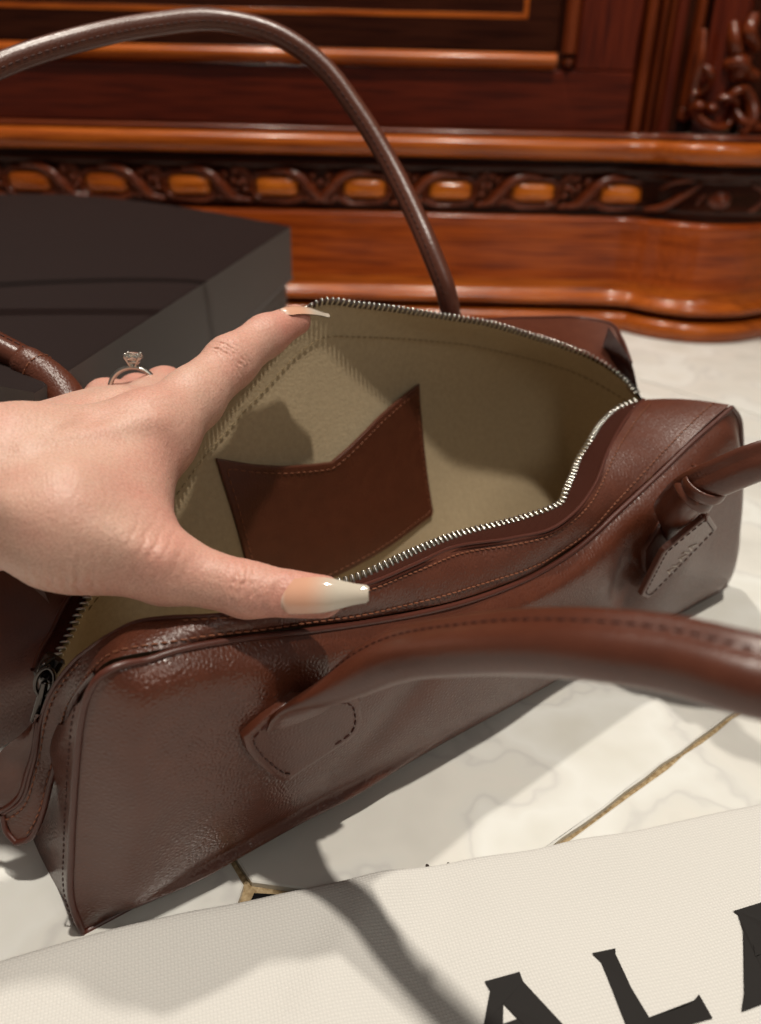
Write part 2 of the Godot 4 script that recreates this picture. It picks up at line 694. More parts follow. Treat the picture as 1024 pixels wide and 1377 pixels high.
# ------------------------------------------------------------------ floor
func floor_tiles() -> void:
	var f := MeshInstance3D.new()
	f.name = "floor"
	var pm := PlaneMesh.new()
	pm.size = Vector2(6, 6)
	f.mesh = pm
	f.material_override = M.grout
	f.position.y = -0.0025
	add_child(f)
	f.set_meta("kind", "structure")
	var d0 := Vector3(-0.0100, 0, -0.1328)
	var side := 0.6
	var half := 0.05
	var gap := 0.0013
	for i in range(-2, 2):
		for j in range(-3, 1):
			# an eight-sided tile, its corners cut for the black insets
			var a := side / 2 - gap
			var c := half + 0.0008
			var out := PackedVector2Array()
			for q in [[-a, -a + c], [-a + c, -a], [a - c, -a], [a, -a + c], [a, a - c], [a - c, a], [-a + c, a], [-a, a - c]]:
				out.append(Vector2(q[0], q[1]))
			out = wobble(out, 0.012, 0.0004)
			var o := d0 + G1 * side * (i + 0.5) + G2 * side * (j + 0.5)
			var tile := put("marble_tile", plate(out, func(p, h): return o + G1 * p.x + G2 * p.y + Vector3(0, h + 0.0025 - 0.0025, 0), 0.0025, 0.0006), M.marble, f)
			tile.position.y = 0.0
			if i < 1 and j > -1 or (i == -1 and j == -1):
				var q := PackedVector2Array()
				for e in [[half - 0.0015, 0], [0, half - 0.0015], [-half + 0.0015, 0], [0, -half + 0.0015]]:
					q.append(Vector2(e[0], e[1]))
				q = wobble(q, 0.006, 0.0007)
				var oc := d0 + G1 * side * (i + 1) + G2 * side * j
				put("black_inset_tile", plate(q, func(p, h): return oc + G1 * p.x + G2 * p.y + Vector3(0, h, 0), 0.0022, 0.0004), M.black_stone, f)

func wobble(poly: PackedVector2Array, step: float, by: float) -> PackedVector2Array:
	var o := PackedVector2Array()
	for i in poly.size():
		var a := poly[i]
		var b := poly[(i + 1) % poly.size()]
		var n := maxi(1, int(a.distance_to(b) / step))
		for k in n:
			o.append(a.lerp(b, k / float(n)) + Vector2(rng.randf_range(-by, by), rng.randf_range(-by, by)))
	return o

func dense(poly: PackedVector2Array, step: float) -> PackedVector2Array:
	return wobble(poly, step, 0.0)

func crumbs() -> void:
	for c in [[Vector3(0.019, 0, -0.1818), 0.0007, "dark crumb on the marble just above the cloth bag's edge, larger of the two"], [Vector3(0.0263, 0, -0.1829), 0.0005, "tiny dark crumb on the marble, the smaller and right one of two"]]:
		var st := SphereMesh.new()
		st.radius = c[1]
		st.height = c[1] * 1.3
		st.radial_segments = 7
		st.rings = 4
		var o := put("crumb", st, M.crumb, self)
		o.position = c[0] + Vector3(0, c[1] * 0.6, 0)
		o.rotation = Vector3(0.3, rng.randf() * 3, 0.2)
		tag(o, c[2], "crumb", "crumbs on the floor")

# ------------------------------------------------------------------ cabinet
func sweep(profile: Array, plan: PackedVector3Array, fine := 4) -> ArrayMesh:
	# profile: [out, height] pairs in mm, from the bottom up; plan: the line the front follows
	var pts := PackedVector3Array()
	for i in range(0, profile.size(), 2):
		pts.append(Vector3(profile[i], profile[i + 1], 0) * 0.001)
	var prof := smooth(pts, pts.size() * fine) if fine > 1 else pts
	var side := PackedVector3Array()
	for i in plan.size():
		var t := (plan[mini(i + 1, plan.size() - 1)] - plan[maxi(i - 1, 0)]).normalized()
		side.append(Vector3(-t.z, 0, t.x))
	var rows := []
	for q in prof:
		var r := PackedVector3Array()
		for i in plan.size():
			r.append(plan[i] + side[i] * q.x + Vector3(0, q.y, 0))
		rows.append(r)
	return sheet(rows)

func slab(called: String, x0: float, x1: float, y0: float, y1: float, z0: float, z1: float, m: Material, parent: Node, bevel := 0.0015) -> MeshInstance3D:
	var o := put(called, box_mesh(Vector3(x1 - x0, y1 - y0, z1 - z0), bevel), m, parent)
	o.position = Vector3((x0 + x1) / 2, (y0 + y1) / 2, (z0 + z1) / 2)
	return o

func half_round(called: String, a: Vector3, b: Vector3, wide: float, proud: float, m: Material, parent: Node) -> MeshInstance3D:
	var dir := (b - a).normalized()
	var acr := dir.cross(Vector3(0, 0, 1)).normalized()
	var rows := []
	for k in 15:
		var an := PI * k / 14.0
		var off := acr * cos(an) * wide * 0.5 + Vector3(0, 0, 1) * sin(an) * proud
		rows.append(PackedVector3Array([a + off, a.lerp(b, 0.5) + off, b + off]))
	return put(called, sheet(rows), m, parent)

func dome(wide: float, high: float, tall: float, power: float) -> ArrayMesh:
	var rows := []
	for k in 9:
		var q := k / 8.0
		var r := PackedVector3Array()
		for i in 33:
			var a := TAU * (i % 32) / 32.0
			var c := signf(cos(a)) * pow(absf(cos(a)), 2.0 / power)
			var s := signf(sin(a)) * pow(absf(sin(a)), 2.0 / power)
			var f := sin(PI / 2 * (1.0 - q))
			r.append(Vector3(c * wide * 0.5 * maxf(f, 0.001), s * high * 0.5 * maxf(f, 0.001), tall * pow(sin(PI / 2 * q), 0.8)))
		rows.append(r)
	return sheet(rows, 1.0, false, true)

func cabinet() -> void:
	var t := thing("carved_cabinet", "carved dark brown wooden cabinet with a moulded plinth at the back", "cabinet", Vector3(0, 0, -1.0))
	var plan := joined(smooth(P([-1300, 0, 0, -500, 0, 0, 180, 0, 0]), 20), smooth(P([180, 0, 0, 240, 0, 0.2, 285, 0, 2, 312, 0, 12, 338, 0, 40, 368, 0, 58, 405, 0, 54, 445, 0, 32, 490, 0, 6, 560, 0, -20, 700, 0, -30]), 60))
	put("toe_moulding", sweep([4, 0, 20, 0.2, 29, 1.5, 31.5, 7, 31.5, 14, 27, 20.5, 18, 22.5, 6, 23, 2, 23], plan), M.wood_honey, t)
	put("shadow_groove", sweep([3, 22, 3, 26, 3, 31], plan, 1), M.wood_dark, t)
	put("plinth_moulding", sweep([3, 29.6, 20, 29.8, 25.5, 31, 27, 35, 25, 39.5, 20, 42, 16.5, 46, 14.5, 52, 13.6, 58], plan), M.wood_honey, t)
	put("plinth_board", sweep([13.5, 58, 12.6, 66, 12, 80, 12, 100, 12, 122, 12.4, 127, 11.5, 130, 8, 131.2, 1, 131.5], plan, 3), M.wood_amber, t)
	put("frieze_board", sweep([1, 131, 1, 136, 3, 139.5, 4, 142, 4, 150, 4, 165, 4, 176, 7, 178, 9, 181, 9, 185, 7, 187, 1, 187.5], plan, 3), M.wood_dark, t)  # dark wood colour deepens the recess behind the carving
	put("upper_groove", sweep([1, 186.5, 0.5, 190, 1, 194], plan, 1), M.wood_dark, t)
	put("ledge_moulding", sweep([1, 193, 14, 193.3, 20, 195, 24, 200, 25, 205, 23.5, 210.5, 18, 214.5, 12, 216, 6, 216.3], plan), M.wood_honey, t)
	put("top_fillet", sweep([6, 216, 13, 216.2, 15.5, 217.5, 15.5, 220, 13, 221.6, 0, 222, -60, 222.3], plan), M.wood_brown, t)
	frieze_carving(t)
	# the door: frame, mouldings, inlaid panel
	slab("door_rail", -1.3, 0.283, 0.2225, 0.2855, -0.06, -0.03, M.wood_red, t)
	slab("door_stile", 0.214, 0.283, 0.286, 0.75, -0.06, -0.03, M.wood_red_upright, t)
	half_round("rail_moulding", Vector3(-1.3, 0.2945, -0.031), Vector3(0.19, 0.2945, -0.031), 0.0165, 0.012, M.wood_honey, t)
	half_round("stile_moulding", Vector3(0.2045, 0.302, -0.031), Vector3(0.2045, 0.75, -0.031), 0.0165, 0.012, M.wood_brown_upright, t)
	slab("moulding_bed", -1.3, 0.2135, 0.2857, 0.3035, -0.06, -0.034, M.wood_dark, t)
	slab("moulding_bed", 0.1955, 0.2135, 0.3037, 0.75, -0.06, -0.034, M.wood_dark_upright, t)
	var kn := put("corner_boss", dome(0.014, 0.014, 0.012, 2.0), M.wood_brown, t)
	kn.position = Vector3(0.2045, 0.2945, -0.034)
	slab("door_panel", -1.3, 0.195, 0.3037, 0.75, -0.07, -0.046, M.wood_dark, t)
	slab("inlay_line", -1.3, 0.1565, 0.3367, 0.342, -0.047, -0.0452, M.wood_honey, t, 0.0003)
	slab("inlay_line", 0.151, 0.1565, 0.3422, 0.75, -0.047, -0.0452, M.wood_honey, t, 0.0003)
	# the corner pilaster
	slab("pilaster_ground", 0.2835, 0.362, 0.2225, 0.75, -0.075, -0.044, M.wood_dark_upright, t)
	half_round("pilaster_bead", Vector3(0.2945, 0.2225, -0.044), Vector3(0.2945, 0.75, -0.044), 0.0155, 0.018, M.wood_brown_upright, t)
	half_round("pilaster_bead", Vector3(0.309, 0.2225, -0.044), Vector3(0.309, 0.75, -0.044), 0.0085, 0.012, M.wood_brown_upright, t)
	half_round("pilaster_bead", Vector3(0.3195, 0.2225, -0.044), Vector3(0.3195, 0.75, -0.044), 0.0075, 0.009, M.wood_brown_upright, t)
	slab("pilaster_strip", 0.3245, 0.3365, 0.2225, 0.75, -0.06, -0.0395, M.wood_red_upright, t)
	half_round("pilaster_bead", Vector3(0.351, 0.252, -0.044), Vector3(0.351, 0.75, -0.044), 0.011, 0.014, M.wood_brown_upright, t)
	slab("pilaster_foot", 0.345, 0.357, 0.236, 0.2515, -0.06, -0.03, M.wood_brown_upright, t, 0.003)
	var face := put("pilaster_face", sweep([0, 0, 0, 100, 0, 528], smooth(P([361.5, 222.5, -30, 372, 222.5, -20, 385, 222.5, -16, 398, 222.5, -20, 406, 222.5, -30]), 20), 1), M.wood_red_upright, t)
	face.position = Vector3.ZERO
	slab("pilaster_ground", 0.3625, 0.6, 0.2225, 0.75, -0.075, -0.033, M.wood_dark_upright, t)
	var carving := [
		[[349.7, 324.7, 15, 350, 296.8, 15, 350.4, 271.7, 15, 353.4, 253.4, 15, 364.6, 236.5, 15, 383.3, 228.5, 15, 398.3, 233.4, 15, 403.5, 247, 15, 395.4, 260.2, 15, 383.6, 260.7, 15], 0.004, 0.0042],
		[[390.1, 254.2, 15, 397, 267.5, 15, 408.3, 269.2, 15, 419.4, 257.7, 15, 423, 239.9, 15, 415.3, 226.1, 15], 0.004, 0.0065],
		[[385.7, 294.7, 15, 393.5, 296.2, 15, 405.4, 287.9, 15, 419.6, 283.9, 15], 0.0075, 0.006],
		[[354.2, 292.6, 15, 363.1, 285.7, 15, 366.1, 275.7, 15, 359.7, 266.8, 15, 350.9, 265.2, 15], 0.004, 0.003],
		[[403.5, 247, 15, 413.1, 235.2, 15, 422.6, 230.8, 15, 437.8, 231.1, 15], 0.004, 0.0055],
		[[381.8, 332.1, 15, 384.2, 315, 15, 393.5, 303.3, 15, 406.9, 302.2, 15], 0.0055, 0.006],
		[[402.6, 339.3, 15, 397.9, 325.6, 15, 412.6, 312.1, 15], 0.006, 0.005]]
	for c in carving:
		var r0: float = c[1]
		var r1: float = c[2]
		var pts := P(c[0])
		for i in pts.size():
			pts[i] = Vector3(pts[i].x, pts[i].y, -0.016 + 0.006 * sin(i * 1.7))
		put("carved_scroll", tube(smooth(pts, 40), func(s): return Vector2(lerpf(r0, r1, s) * 1.35, lerpf(r0, r1, s) * 1.7) * (0.55 + 0.45 * sin(PI * (0.15 + 0.7 * s))), 10, Vector3(0, 0, 1)), M.wood_brown, t)
	for b in [[0.3589, 0.2513, 0.015, 0.014], [0.3744, 0.2494, 0.014, 0.013], [0.3957, 0.2854, 0.02, 0.016]]:
		var bd := put("carved_boss", dome(b[2], b[2] * 0.9, b[3], 2.0), M.wood_brown, t)
		bd.position = Vector3(b[0], b[1], -0.018)

func frieze_carving(t: Node3D) -> void:
	var at := [-0.428, -0.336, -0.237, -0.1326, -0.028, 0.0745, 0.1736, 0.2788]
	var cab := dome(0.050, 0.0205, 0.0095, 4.5)
	var brd := SphereMesh.new()
	brd.radius = 0.0024
	brd.height = 0.0048
	brd.radial_segments = 12
	brd.rings = 8
	for n in at.size():
		var cx: float = at[n]
		var flip := -1.0 if n < 4 else 1.0
		var oy := 0.157
		var z := 0.004 + (0.002 if n == 7 else 0.0)
		var k := put("cartouche", cab, M.wood_glow if n > 1 else M.wood_honey, t)
		k.position = Vector3(cx, oy, z)
		var rim := PackedVector3Array()
		for i in 49:
			var a := TAU * (i % 48) / 48.0
			rim.append(Vector3(signf(cos(a)) * pow(absf(cos(a)), 0.5) * 0.0295, signf(sin(a)) * pow(absf(sin(a)), 0.6) * 0.0142, 0.002))
		var rm := put("cartouche_rim", tube(rim, same(0.0022), 8, Vector3(0, 0, 1), false), M.wood_brown, t)
		rm.position = k.position
		# the ribbon that sweeps from below one cartouche over the top of the next
		for line in [[[-66, -15, 2, -52, -12.5, 4, -42, -3, 6, -31, 9, 6, -15, 16.5, 5, 6, 17.5, 2], 0.0054], [[-60, -8, 1, -50, -4, 2, -42, 4, 3, -33, 14, 2], 0.0016], [[-48, -16, 1, -40, -11, 2, -33, -2, 3, -30, 5, 1], 0.0016], [[-32, 2, 2, -34, -8, 3, -22, -16, 3, 4, -17, 2, 22, -16.5, 1], 0.0018], [[30, 9, 1, 38, 16, 2, 50, 19, 1], 0.0026], [[33, 3, 1, 41, 9, 2, 52, 12, 1], 0.0018]]:
			var pts := P(line[0])
			for i in pts.size():
				pts[i] = Vector3(pts[i].x * flip, pts[i].y, pts[i].z)
			var r: float = line[1]
			var s := put("carved_ribbon", tube(smooth(pts, 26), func(q): return Vector2(r, r) * (0.25 + 0.75 * pow(sin(PI * (0.04 + 0.92 * q)), 0.7)), 8, Vector3(0, 0, 1)), M.wood_brown, t)
			s.position = Vector3(cx, oy, z)
		for lf in [[-44, 8, -38, 15, 0.0024], [-37, 3, -29, 11, 0.0022], [-52, 1, -50, 9, 0.0022], [-58, -2, -58, 6, 0.0018], [-47, -11, -38, -9, 0.0024], [-41, -15, -30, -13, 0.0022], [36, 2, 44, 5, 0.0022], [34, -6, 41, -4, 0.0022], [45, 15, 54, 14, 0.0024], [39, -11, 30, -15, 0.0020]]:
			var lr: float = lf[4]
			var a := Vector3(lf[0] * flip, lf[1], 1) * 0.001
			var c := Vector3(lf[2] * flip, lf[3], 1) * 0.001
			var m := a.lerp(c, 0.55) + Vector3(-(c.y - a.y), c.x - a.x, 0) * 0.28 * flip + Vector3(0, 0, 0.003)
			var leaf := put("carved_leaf", tube(smooth(PackedVector3Array([a, m, c]), 10), func(q): return Vector2(lr, lr * 1.2) * (0.15 + 1.1 * pow(sin(PI * (0.12 + 0.8 * q)), 0.8)), 8, Vector3(0, 0, 1)), M.wood_brown, t)
			leaf.position = Vector3(cx, oy, z)
		for b in 3:
			var bead := put("carved_bead", brd, M.wood_brown, t)
			bead.position = Vector3(cx + flip * (0.0335 + b * 0.0062), oy + 0.0095 + b * 0.003, z + 0.0035)
	# the flower on the swelling corner
	for q in [[0.0, 0.03, 0.026, 0.012], [0.0, 0.016, 0.013, 0.017]]:
		var fl := put("corner_flower", dome(q[1], q[2], q[3], 2.0), M.wood_brown, t)
		fl.position = Vector3(0.376, 0.157, 0.054)
	for i in 5:
		var a := TAU * i / 5.0
		var pts := PackedVector3Array([Vector3(cos(a) * 0.012, sin(a) * 0.01, 0.004), Vector3(cos(a + 0.5) * 0.02, sin(a + 0.5) * 0.015, 0.005), Vector3(cos(a + 1.1) * 0.026, sin(a + 1.1) * 0.018, 0.002)])
		var s := put("carved_ribbon", tube(smooth(pts, 12), func(q): return Vector2(0.003, 0.003) * (1.1 - 0.7 * q), 8, Vector3(0, 0, 1)), M.wood_brown, t)
		s.position = Vector3(0.376, 0.157, 0.052)
	for line in [[[305, 142, 22, 322, 146, 34, 336, 158, 46, 352, 172, 56], 0.0045], [[400, 143, 56, 420, 148, 50, 436, 163, 42, 460, 175, 28], 0.0045], [[318, 166, 28, 330, 174, 42, 345, 176, 52], 0.003], [[412, 172, 56, 425, 168, 50, 440, 150, 40, 462, 143, 24], 0.003]]:
		var r: float = line[1]
		put("carved_ribbon", tube(smooth(P(line[0]), 24), func(q): return Vector2(r, r) * (0.3 + 0.7 * sin(PI * (0.05 + 0.9 * q))), 8, Vector3(0, 0, 1)), M.wood_brown, t)

# ------------------------------------------------------------------ gift box
func gift_box() -> void:
	var t := thing("gift_box", "large dark brown lidded gift box lying behind the handbag at left", "box", Vector3(-0.091, 0, -0.767), -0.0731)
	var wide := 0.46
	var deep := 0.50
	var top := func(x: float) -> float: return 0.139 + 0.022 * sin(PI * clampf(-x / wide, 0, 1))
	var base := put("box_base", box_mesh(Vector3(wide - 0.009, 0.088, deep - 0.009), 0.002), M.box_side_lit, t)
	base.position = Vector3(-wide / 2, 0.0445, deep / 2)
	# lid: four walls under a gently arched top
	var x_at := [-wide, -wide + 0.002]
	for k in range(1, 24):
		x_at.append(-wide + wide * k / 24.0)
	x_at.append_array([-0.002, 0.0])
	var sides := []
	for z in [0.0, deep]:
		var r0 := PackedVector3Array()
		var r1 := PackedVector3Array()
		for x in x_at:
			r0.append(Vector3(x, 0.092, z))
			r1.append(Vector3(x, top.call(x), z))
		put("lid_wall", sheet([r0, r1], 1.0, z == 0.0), M.box_side_lit, t)
	for x in [0.0, -wide]:
		var r0 := PackedVector3Array([Vector3(x, 0.092, 0), Vector3(x, 0.092, deep * 0.5), Vector3(x, 0.092, deep)])
		var r1 := PackedVector3Array([Vector3(x, 0.1385, 0), Vector3(x, 0.1385, deep * 0.5), Vector3(x, 0.1385, deep)])
		put("lid_wall", sheet([r0, r1], 1.0, x == 0.0), M.box_side_lit, t)
		put("lid_rim", tube(PackedVector3Array([Vector3(x, 0.092, 0.001), Vector3(x, 0.092, deep * 0.5), Vector3(x, 0.092, deep - 0.001)]), same(0.0014), 8), M.box_side_lit, t)
	var rows := []
	for z in [0.0, 0.25, deep]:
		var r := PackedVector3Array()
		for x in x_at:
			r.append(Vector3(x, top.call(x) - (0.0008 if x == 0.0 or x == -wide else 0.0), z))
		rows.append(r)
	put("lid_top", sheet(rows, 1.0, true), M.box_paper, t)

# ------------------------------------------------------------------ cloth bag
var cloth_noise := FastNoiseLite.new()

func cloth_y(x: float, z: float) -> float:
	var a := cloth_noise.get_noise_2d(x * 1000.0, z * 1000.0)
	var fold := 0.0011 * exp(-pow((x * 0.9 + z * 0.45 + 0.075) / 0.006, 2)) + 0.0012 * exp(-pow((x * 0.96 - z * 0.3 - 0.22) / 0.01, 2))
	return 0.0046 + 0.0026 * a + fold

func dust_bag() -> void:
	cloth_noise.noise_type = FastNoiseLite.TYPE_SIMPLEX
	cloth_noise.frequency = 0.011
	cloth_noise.fractal_octaves = 2
	cloth_noise.seed = 4
	var at := Vector3(0.078, 0, -0.129)
	var t := thing("dust_bag", "off white canvas dust bag with dark lettering lying flat in front", "dust bag", at)
	var far_edge := smooth(P([-330, 0, -82, -200, 0, -119, -111, 0, -143.5, -81, 0, -154, -39, 0, -165, 10, 0, -177.5, 79, 0, -193, 146, 0, -210, 240, 0, -238, 400, 0, -282]), 150)
	var inward := Vector3(0.27, 0, 0.963)
	var rows := []
	for q in [[0.012, 0.05], [0.004, 0.08], [0.0012, 0.25], [0.0, 0.5], [0.0007, 0.75], [0.0022, 0.92], [0.005, 1.0], [0.009, 1.0]]:
		var r := PackedVector3Array()
		for p in far_edge:
			var w: Vector3 = p + inward * float(q[0])
			r.append(Vector3(w.x, cloth_y(w.x, w.z) * float(q[1]), w.z) - at)
		rows.append(r)
	for k in range(1, 60):
		var d := 0.009 + 0.24 * k / 59.0
		var r := PackedVector3Array()
		for p in far_edge:
			var w := p + inward * d
			r.append(Vector3(w.x, cloth_y(w.x, w.z), w.z) - at)
		rows.append(r)
	put("cloth", sheet(rows, 1.0 / 0.0165, true), M.canvas, t)
	# the printed capitals, in mm: along the line and up from it
	var tb := Vector3(0.958, 0, -0.286)
	var tu := Vector3(-0.286, 0, -0.958)
	var place := func(p: Vector2, h: float) -> Vector3:
		var w := at + tb * p.x + tu * p.y
		return Vector3(w.x, cloth_y(w.x, w.z) + 0.0005 + h, w.z) - at
	var forms := [
		[[-39.4, 22.6, -28.4, 22.2, -29.0, 20.6, -20.0, -2.6, -17.6, -4.6, -29.5, -4.6, -28.6, -3.2, -32.6, 7.0, -33.6, 10.0, -36.0, 16.6, -45.2, -2.8, -44.4, -4.6, -57.4, -4.6, -54.4, -2.6, -43.6, 12.6, -38.2, 20.8], [-41.6, 7.2, -32.4, 7.2, -33.8, 10.4, -40.2, 10.4]],
		[[-4.8, 21.3, 3.1, 21.0, 2.1, 19.2, 0.1, 0.3, 15.6, 0.5, 19.5, 2.4, 18.7, -4.6, -8.4, -4.6, -6.4, -3.0, -3.4, 19.4]],
		[[46.5, 21.9, 57.5, 21.5, 57.0, 20.0, 66.6, -2.6, 69.0, -4.6, 57.0, -4.6, 57.9, -3.2, 53.6, 7.0, 52.6, 10.0, 50.6, 14.6, 40.2, -2.8, 41.4, -4.6, 28.4, -4.9, 31.0, -2.8, 42.0, 11.0, 47.6, 19.6], [42.8, 7.2, 54.0, 7.2, 52.6, 10.4, 44.8, 10.4]]]
	for g in forms:
		var letter: MeshInstance3D = null
		for part in g:
			var o := PackedVector2Array()
			for i in range(0, part.size(), 2):
				o.append(Vector2(part[i], part[i + 1]) * 0.001)
			if letter == null:
				letter = put("printed_letter", plate(dense(o, 0.0012), place, 0.00012), M.ink, t)
			else:
				put("crossbar", plate(dense(o, 0.002), func(p, h): return place.call(p, h * 0.8 - 0.0001), 0.00025), M.ink, letter)

# ------------------------------------------------------------------ handbag
func on_sheet(rows: Array, x: float, y: float) -> float:
	# z of a sheet above (x, y): a plane fitted to the points round it
	var reach := 0.007
	while reach < 0.06:
		var w := 0.0
		var m := [0.0, 0.0, 0.0, 0.0, 0.0, 0.0, 0.0, 0.0]   # x, y, xx, xy, yy, z, xz, yz
		for r in rows:
			var row: PackedVector3Array = r
			for p in row:
				var dx := p.x - x
				if absf(dx) > reach * 2.0:
					continue
				var dy := p.y - y
				var k := exp(-(dx * dx + dy * dy) / (reach * reach))
				if k < 0.02:
					continue
				w += k
				m[0] += k * dx
				m[1] += k * dy
				m[2] += k * dx * dx
				m[3] += k * dx * dy
				m[4] += k * dy * dy
				m[5] += k * p.z
				m[6] += k * dx * p.z
				m[7] += k * dy * p.z
		if w > 4.0:
			var b := Basis(Vector3(w, m[0], m[1]), Vector3(m[0], m[2], m[3]), Vector3(m[1], m[3], m[4]))
			if absf(b.determinant()) > 1e-14:
				return (b.inverse() * Vector3(m[5], m[6], m[7])).x
			return m[5] / w
		reach *= 1.5
	return 0.0

func bump_at(u: float, v: float, cu: float, cv: float, ru: float, rv: float) -> float:
	return exp(-pow((u - cu) / ru, 2) - pow((v - cv) / rv, 2))

func loop_line(poly: PackedVector2Array, base: Callable, h: float) -> PackedVector3Array:
	var o := PackedVector3Array()
	for p in poly:
		o.append(base.call(p, h))
	o.append(base.call(poly[0], h))
	return o

func tooth_row(line: PackedVector3Array, across: Array, tape: Node3D, tooth: Mesh) -> void:
	# metal teeth along a tape's edge; across: where each tooth points
	var n := int(length_of(line) / 0.0027)
	var p := even(line, n)
	for i in range(1, n - 1):
		var t := (p[i + 1] - p[i - 1]).normalized()
		var a: Vector3 = across[int(i * (across.size() - 1) / float(n - 1))]
		a = (a - t * a.dot(t)).normalized()
		var o := MeshInstance3D.new()
		o.name = "zip_tooth"
		o.mesh = tooth
		o.material_override = M.steel
		o.transform = Transform3D(Basis(t, a.cross(t).normalized(), a).orthonormalized(), p[i] + a * 0.0004)
		tape.add_child(o, true)

func handbag() -> void:
	var bag := thing("handbag", "long brown leather handbag on the floor, its zip held wide open", "handbag", BAG_AT, BAG_TURN)
	# --- guide lines, in mm from the near front corner: along the bag, up, out of its front
	var left_edge := P([0.3, -0.3, 0, -0.6, 15, 0, 2.5, 37.5, 1, 5.5, 54.5, 2, 8.5, 70.1, 3, 11.4, 83.3, 4, 14, 91.7, 5, 16.5, 96.7, 6])
	var top_edge := P([16.5,96.7,6.0, 18.4,98.4,6.5, 22.3,99.6,7.0, 30.9,98.0,7.0, 35.6,98.3,7.5, 53.0,96.2,9.0, 72.0,91.8,10.5, 93.8,86.3,11.0, 108.9,82.6,11.0, 122.1,79.3,10.5, 158.8,73.1,9.0, 188.5,71.0,6.5, 214.1,73.8,4.5, 239.5,82.0,2.5, 266.2,92.0,1.0, 292.8,103.6,0.0, 312.4,111.6,0.0, 317.1,113.6,0.0])
	var right_edge := P([353.2, 0.6, 0, 358, 6.7, 0, 358.7, 19.5, 0, 352.6, 41.3, 0, 345.1, 64.3, 0, 333.2, 94.5, 0, 326.2, 106.6, 0, 317.1, 113.6, 0])
	var low_edge := P([0.3, -0.3, 0, 60, 0.3, 0, 180, 0.3, 0, 300, 0.3, 0, 353.2, 0.6, 0])
	var lip_in := P([-10.3, 27, -34.9, -4.5, 34, -29.8, -0.6, 45, -27, 1.8, 51, -26.9, 5.9, 63, -28.1, 11.1, 75, -26, 17.6, 85, -21.7, 25.4, 95, -13.7, 33.3, 100, -9, 40.2, 102.5, -2.7, 51.1, 103, 4.4, 62.7, 101.5, 7, 82.4, 99, 7.8, 103.1, 96.5, 7.4, 127.8, 93.5, 2.4, 149.1, 91, -2.3, 178.8, 87, 0.2, 196.9, 86.5, 2.5, 211.8, 88.5, 0.7, 231.9, 93, -6.2, 254.7, 100, -18.5, 284.1, 106, -31.9, 306.8, 108, -40.3])
	var flap_out := P([-9.1, 18, -29.8, -5.3, 20, -26.9, -2.5, 25, -25.4, 5.2, 43, -25.4, 10.1, 56, -24, 13.5, 72, -17.7, 15.9, 83, -10.3, 18.7, 94, -0.7])
	var teeth_front := P([84.2, 99.5, 4.9, 101.2, 96.5, 3.4, 116.6, 95, 0.2, 133.2, 93, -4.3, 162.2, 89, -10.2, 178.8, 87, -10.9, 190.1, 86, -10.9, 201.4, 85.5, -10.9, 209.3, 86, -10.1, 218.6, 86.5, -11.1, 226.4, 89, -15.5, 236.8, 90.5, -21.5, 248.7, 93, -28.8, 261.8, 98, -33.8, 279.9, 102, -41.5, 291.4, 105, -43.2, 304.2, 108, -40.6])
	var teeth_back := P([13.2, 69.6, -40, 16.7, 71, -46, 23.1, 73.1, -53, 28.7, 76.5, -59, 34.7, 78.7, -65, 56.6, 92.4, -76, 79.7, 110, -85, 92.8, 120.9, -90, 104.3, 128.8, -94, 123.9, 143.1, -98, 144.2, 156.5, -102, 155.1, 160.3, -103, 177.4, 157, -103, 201.3, 152.2, -102, 226.5, 146.6, -100, 245.5, 142.6, -96, 274.4, 133.4, -90, 297.2, 125.3, -83, 310.5, 119, -73, 314.5, 113, -60, 311.7, 107.3, -46])
	var back_top := P([6, 100, -95, 26, 108, -100, 55, 118, -106, 85, 126, -112, 120, 134, -115, 160, 139, -115, 200, 140, -117, 240, 138.5, -118, 276.4,136.4,-118.0, 310.0,133.2,-118.0, 340.5,130.3,-112.0, 344.8,129.8,-95.0, 337.0,126.5,-82.0, 320.6,119.5,-61.0])
	var ns := 130
	var fl := smooth(left_edge, 96)
	var ft := smooth(top_edge, ns)
	var fr := smooth(right_edge, 96)
	var fb := smooth(low_edge, ns)
	# --- front panel: padded, slumped towards the floor, pulled by the handle anchors
	var front := pushed(coons(fb, ft, fl, fr), func(u, v):
		var win := smoothstep(0.0, 0.05, u) * (1 - smoothstep(0.95, 1.0, u))
		var b := 0.0035 * sin(PI * v) * win
		b += 0.0080 * (1 - exp(-v * 13)) * (1 - exp(-(1 - v) * 22)) * win
		var shelf: float = v - (0.055 + 0.32 * u)
		b += 0.0036 * smoothstep(0.02, 0.12, u) * (1 - smoothstep(0.24, 0.42, u)) * exp(-pow(shelf / (0.024 if shelf > 0 else 0.07), 2))
		b -= 0.0065 * bump_at(u, v, 0.70, 0.60, 0.035, 0.20)
		b -= 0.0035 * bump_at(u, v, 0.60, 0.35, 0.09, 0.25)
		b += 0.0022 * bump_at(u, v, 0.80, 0.55, 0.05, 0.3)
		b -= 0.0022 * bump_at(u - 0.22 * (v - 0.5), v, 0.30, 0.62, 0.03, 0.35)
		b += 0.0005 * sin(u * 23 + v * 5) * sin(v * 9 + u * 4) * win
		return b)
	put("front_panel", sheet(front), M.leather, bag)
	put("bottom_panel", sheet(between(fb, smooth(P([0, 0.3, -85, 180, 0.3, -85, 353, 0.6, -85]), ns), 6)), M.leather, bag)
	# --- left end: a soft gusset below the zip
	var gl_top := smooth(P([14, 91.7, 5, 13, 80, -8, 10, 64, -22, 10, 60, -36, 14, 65, -46, 22, 78, -68, 14, 98, -94]), 40)
	var gl_low := smooth(P([0.3, -0.3, 0, -3, 0.3, -43, -1, 0.3, -85]), 40)
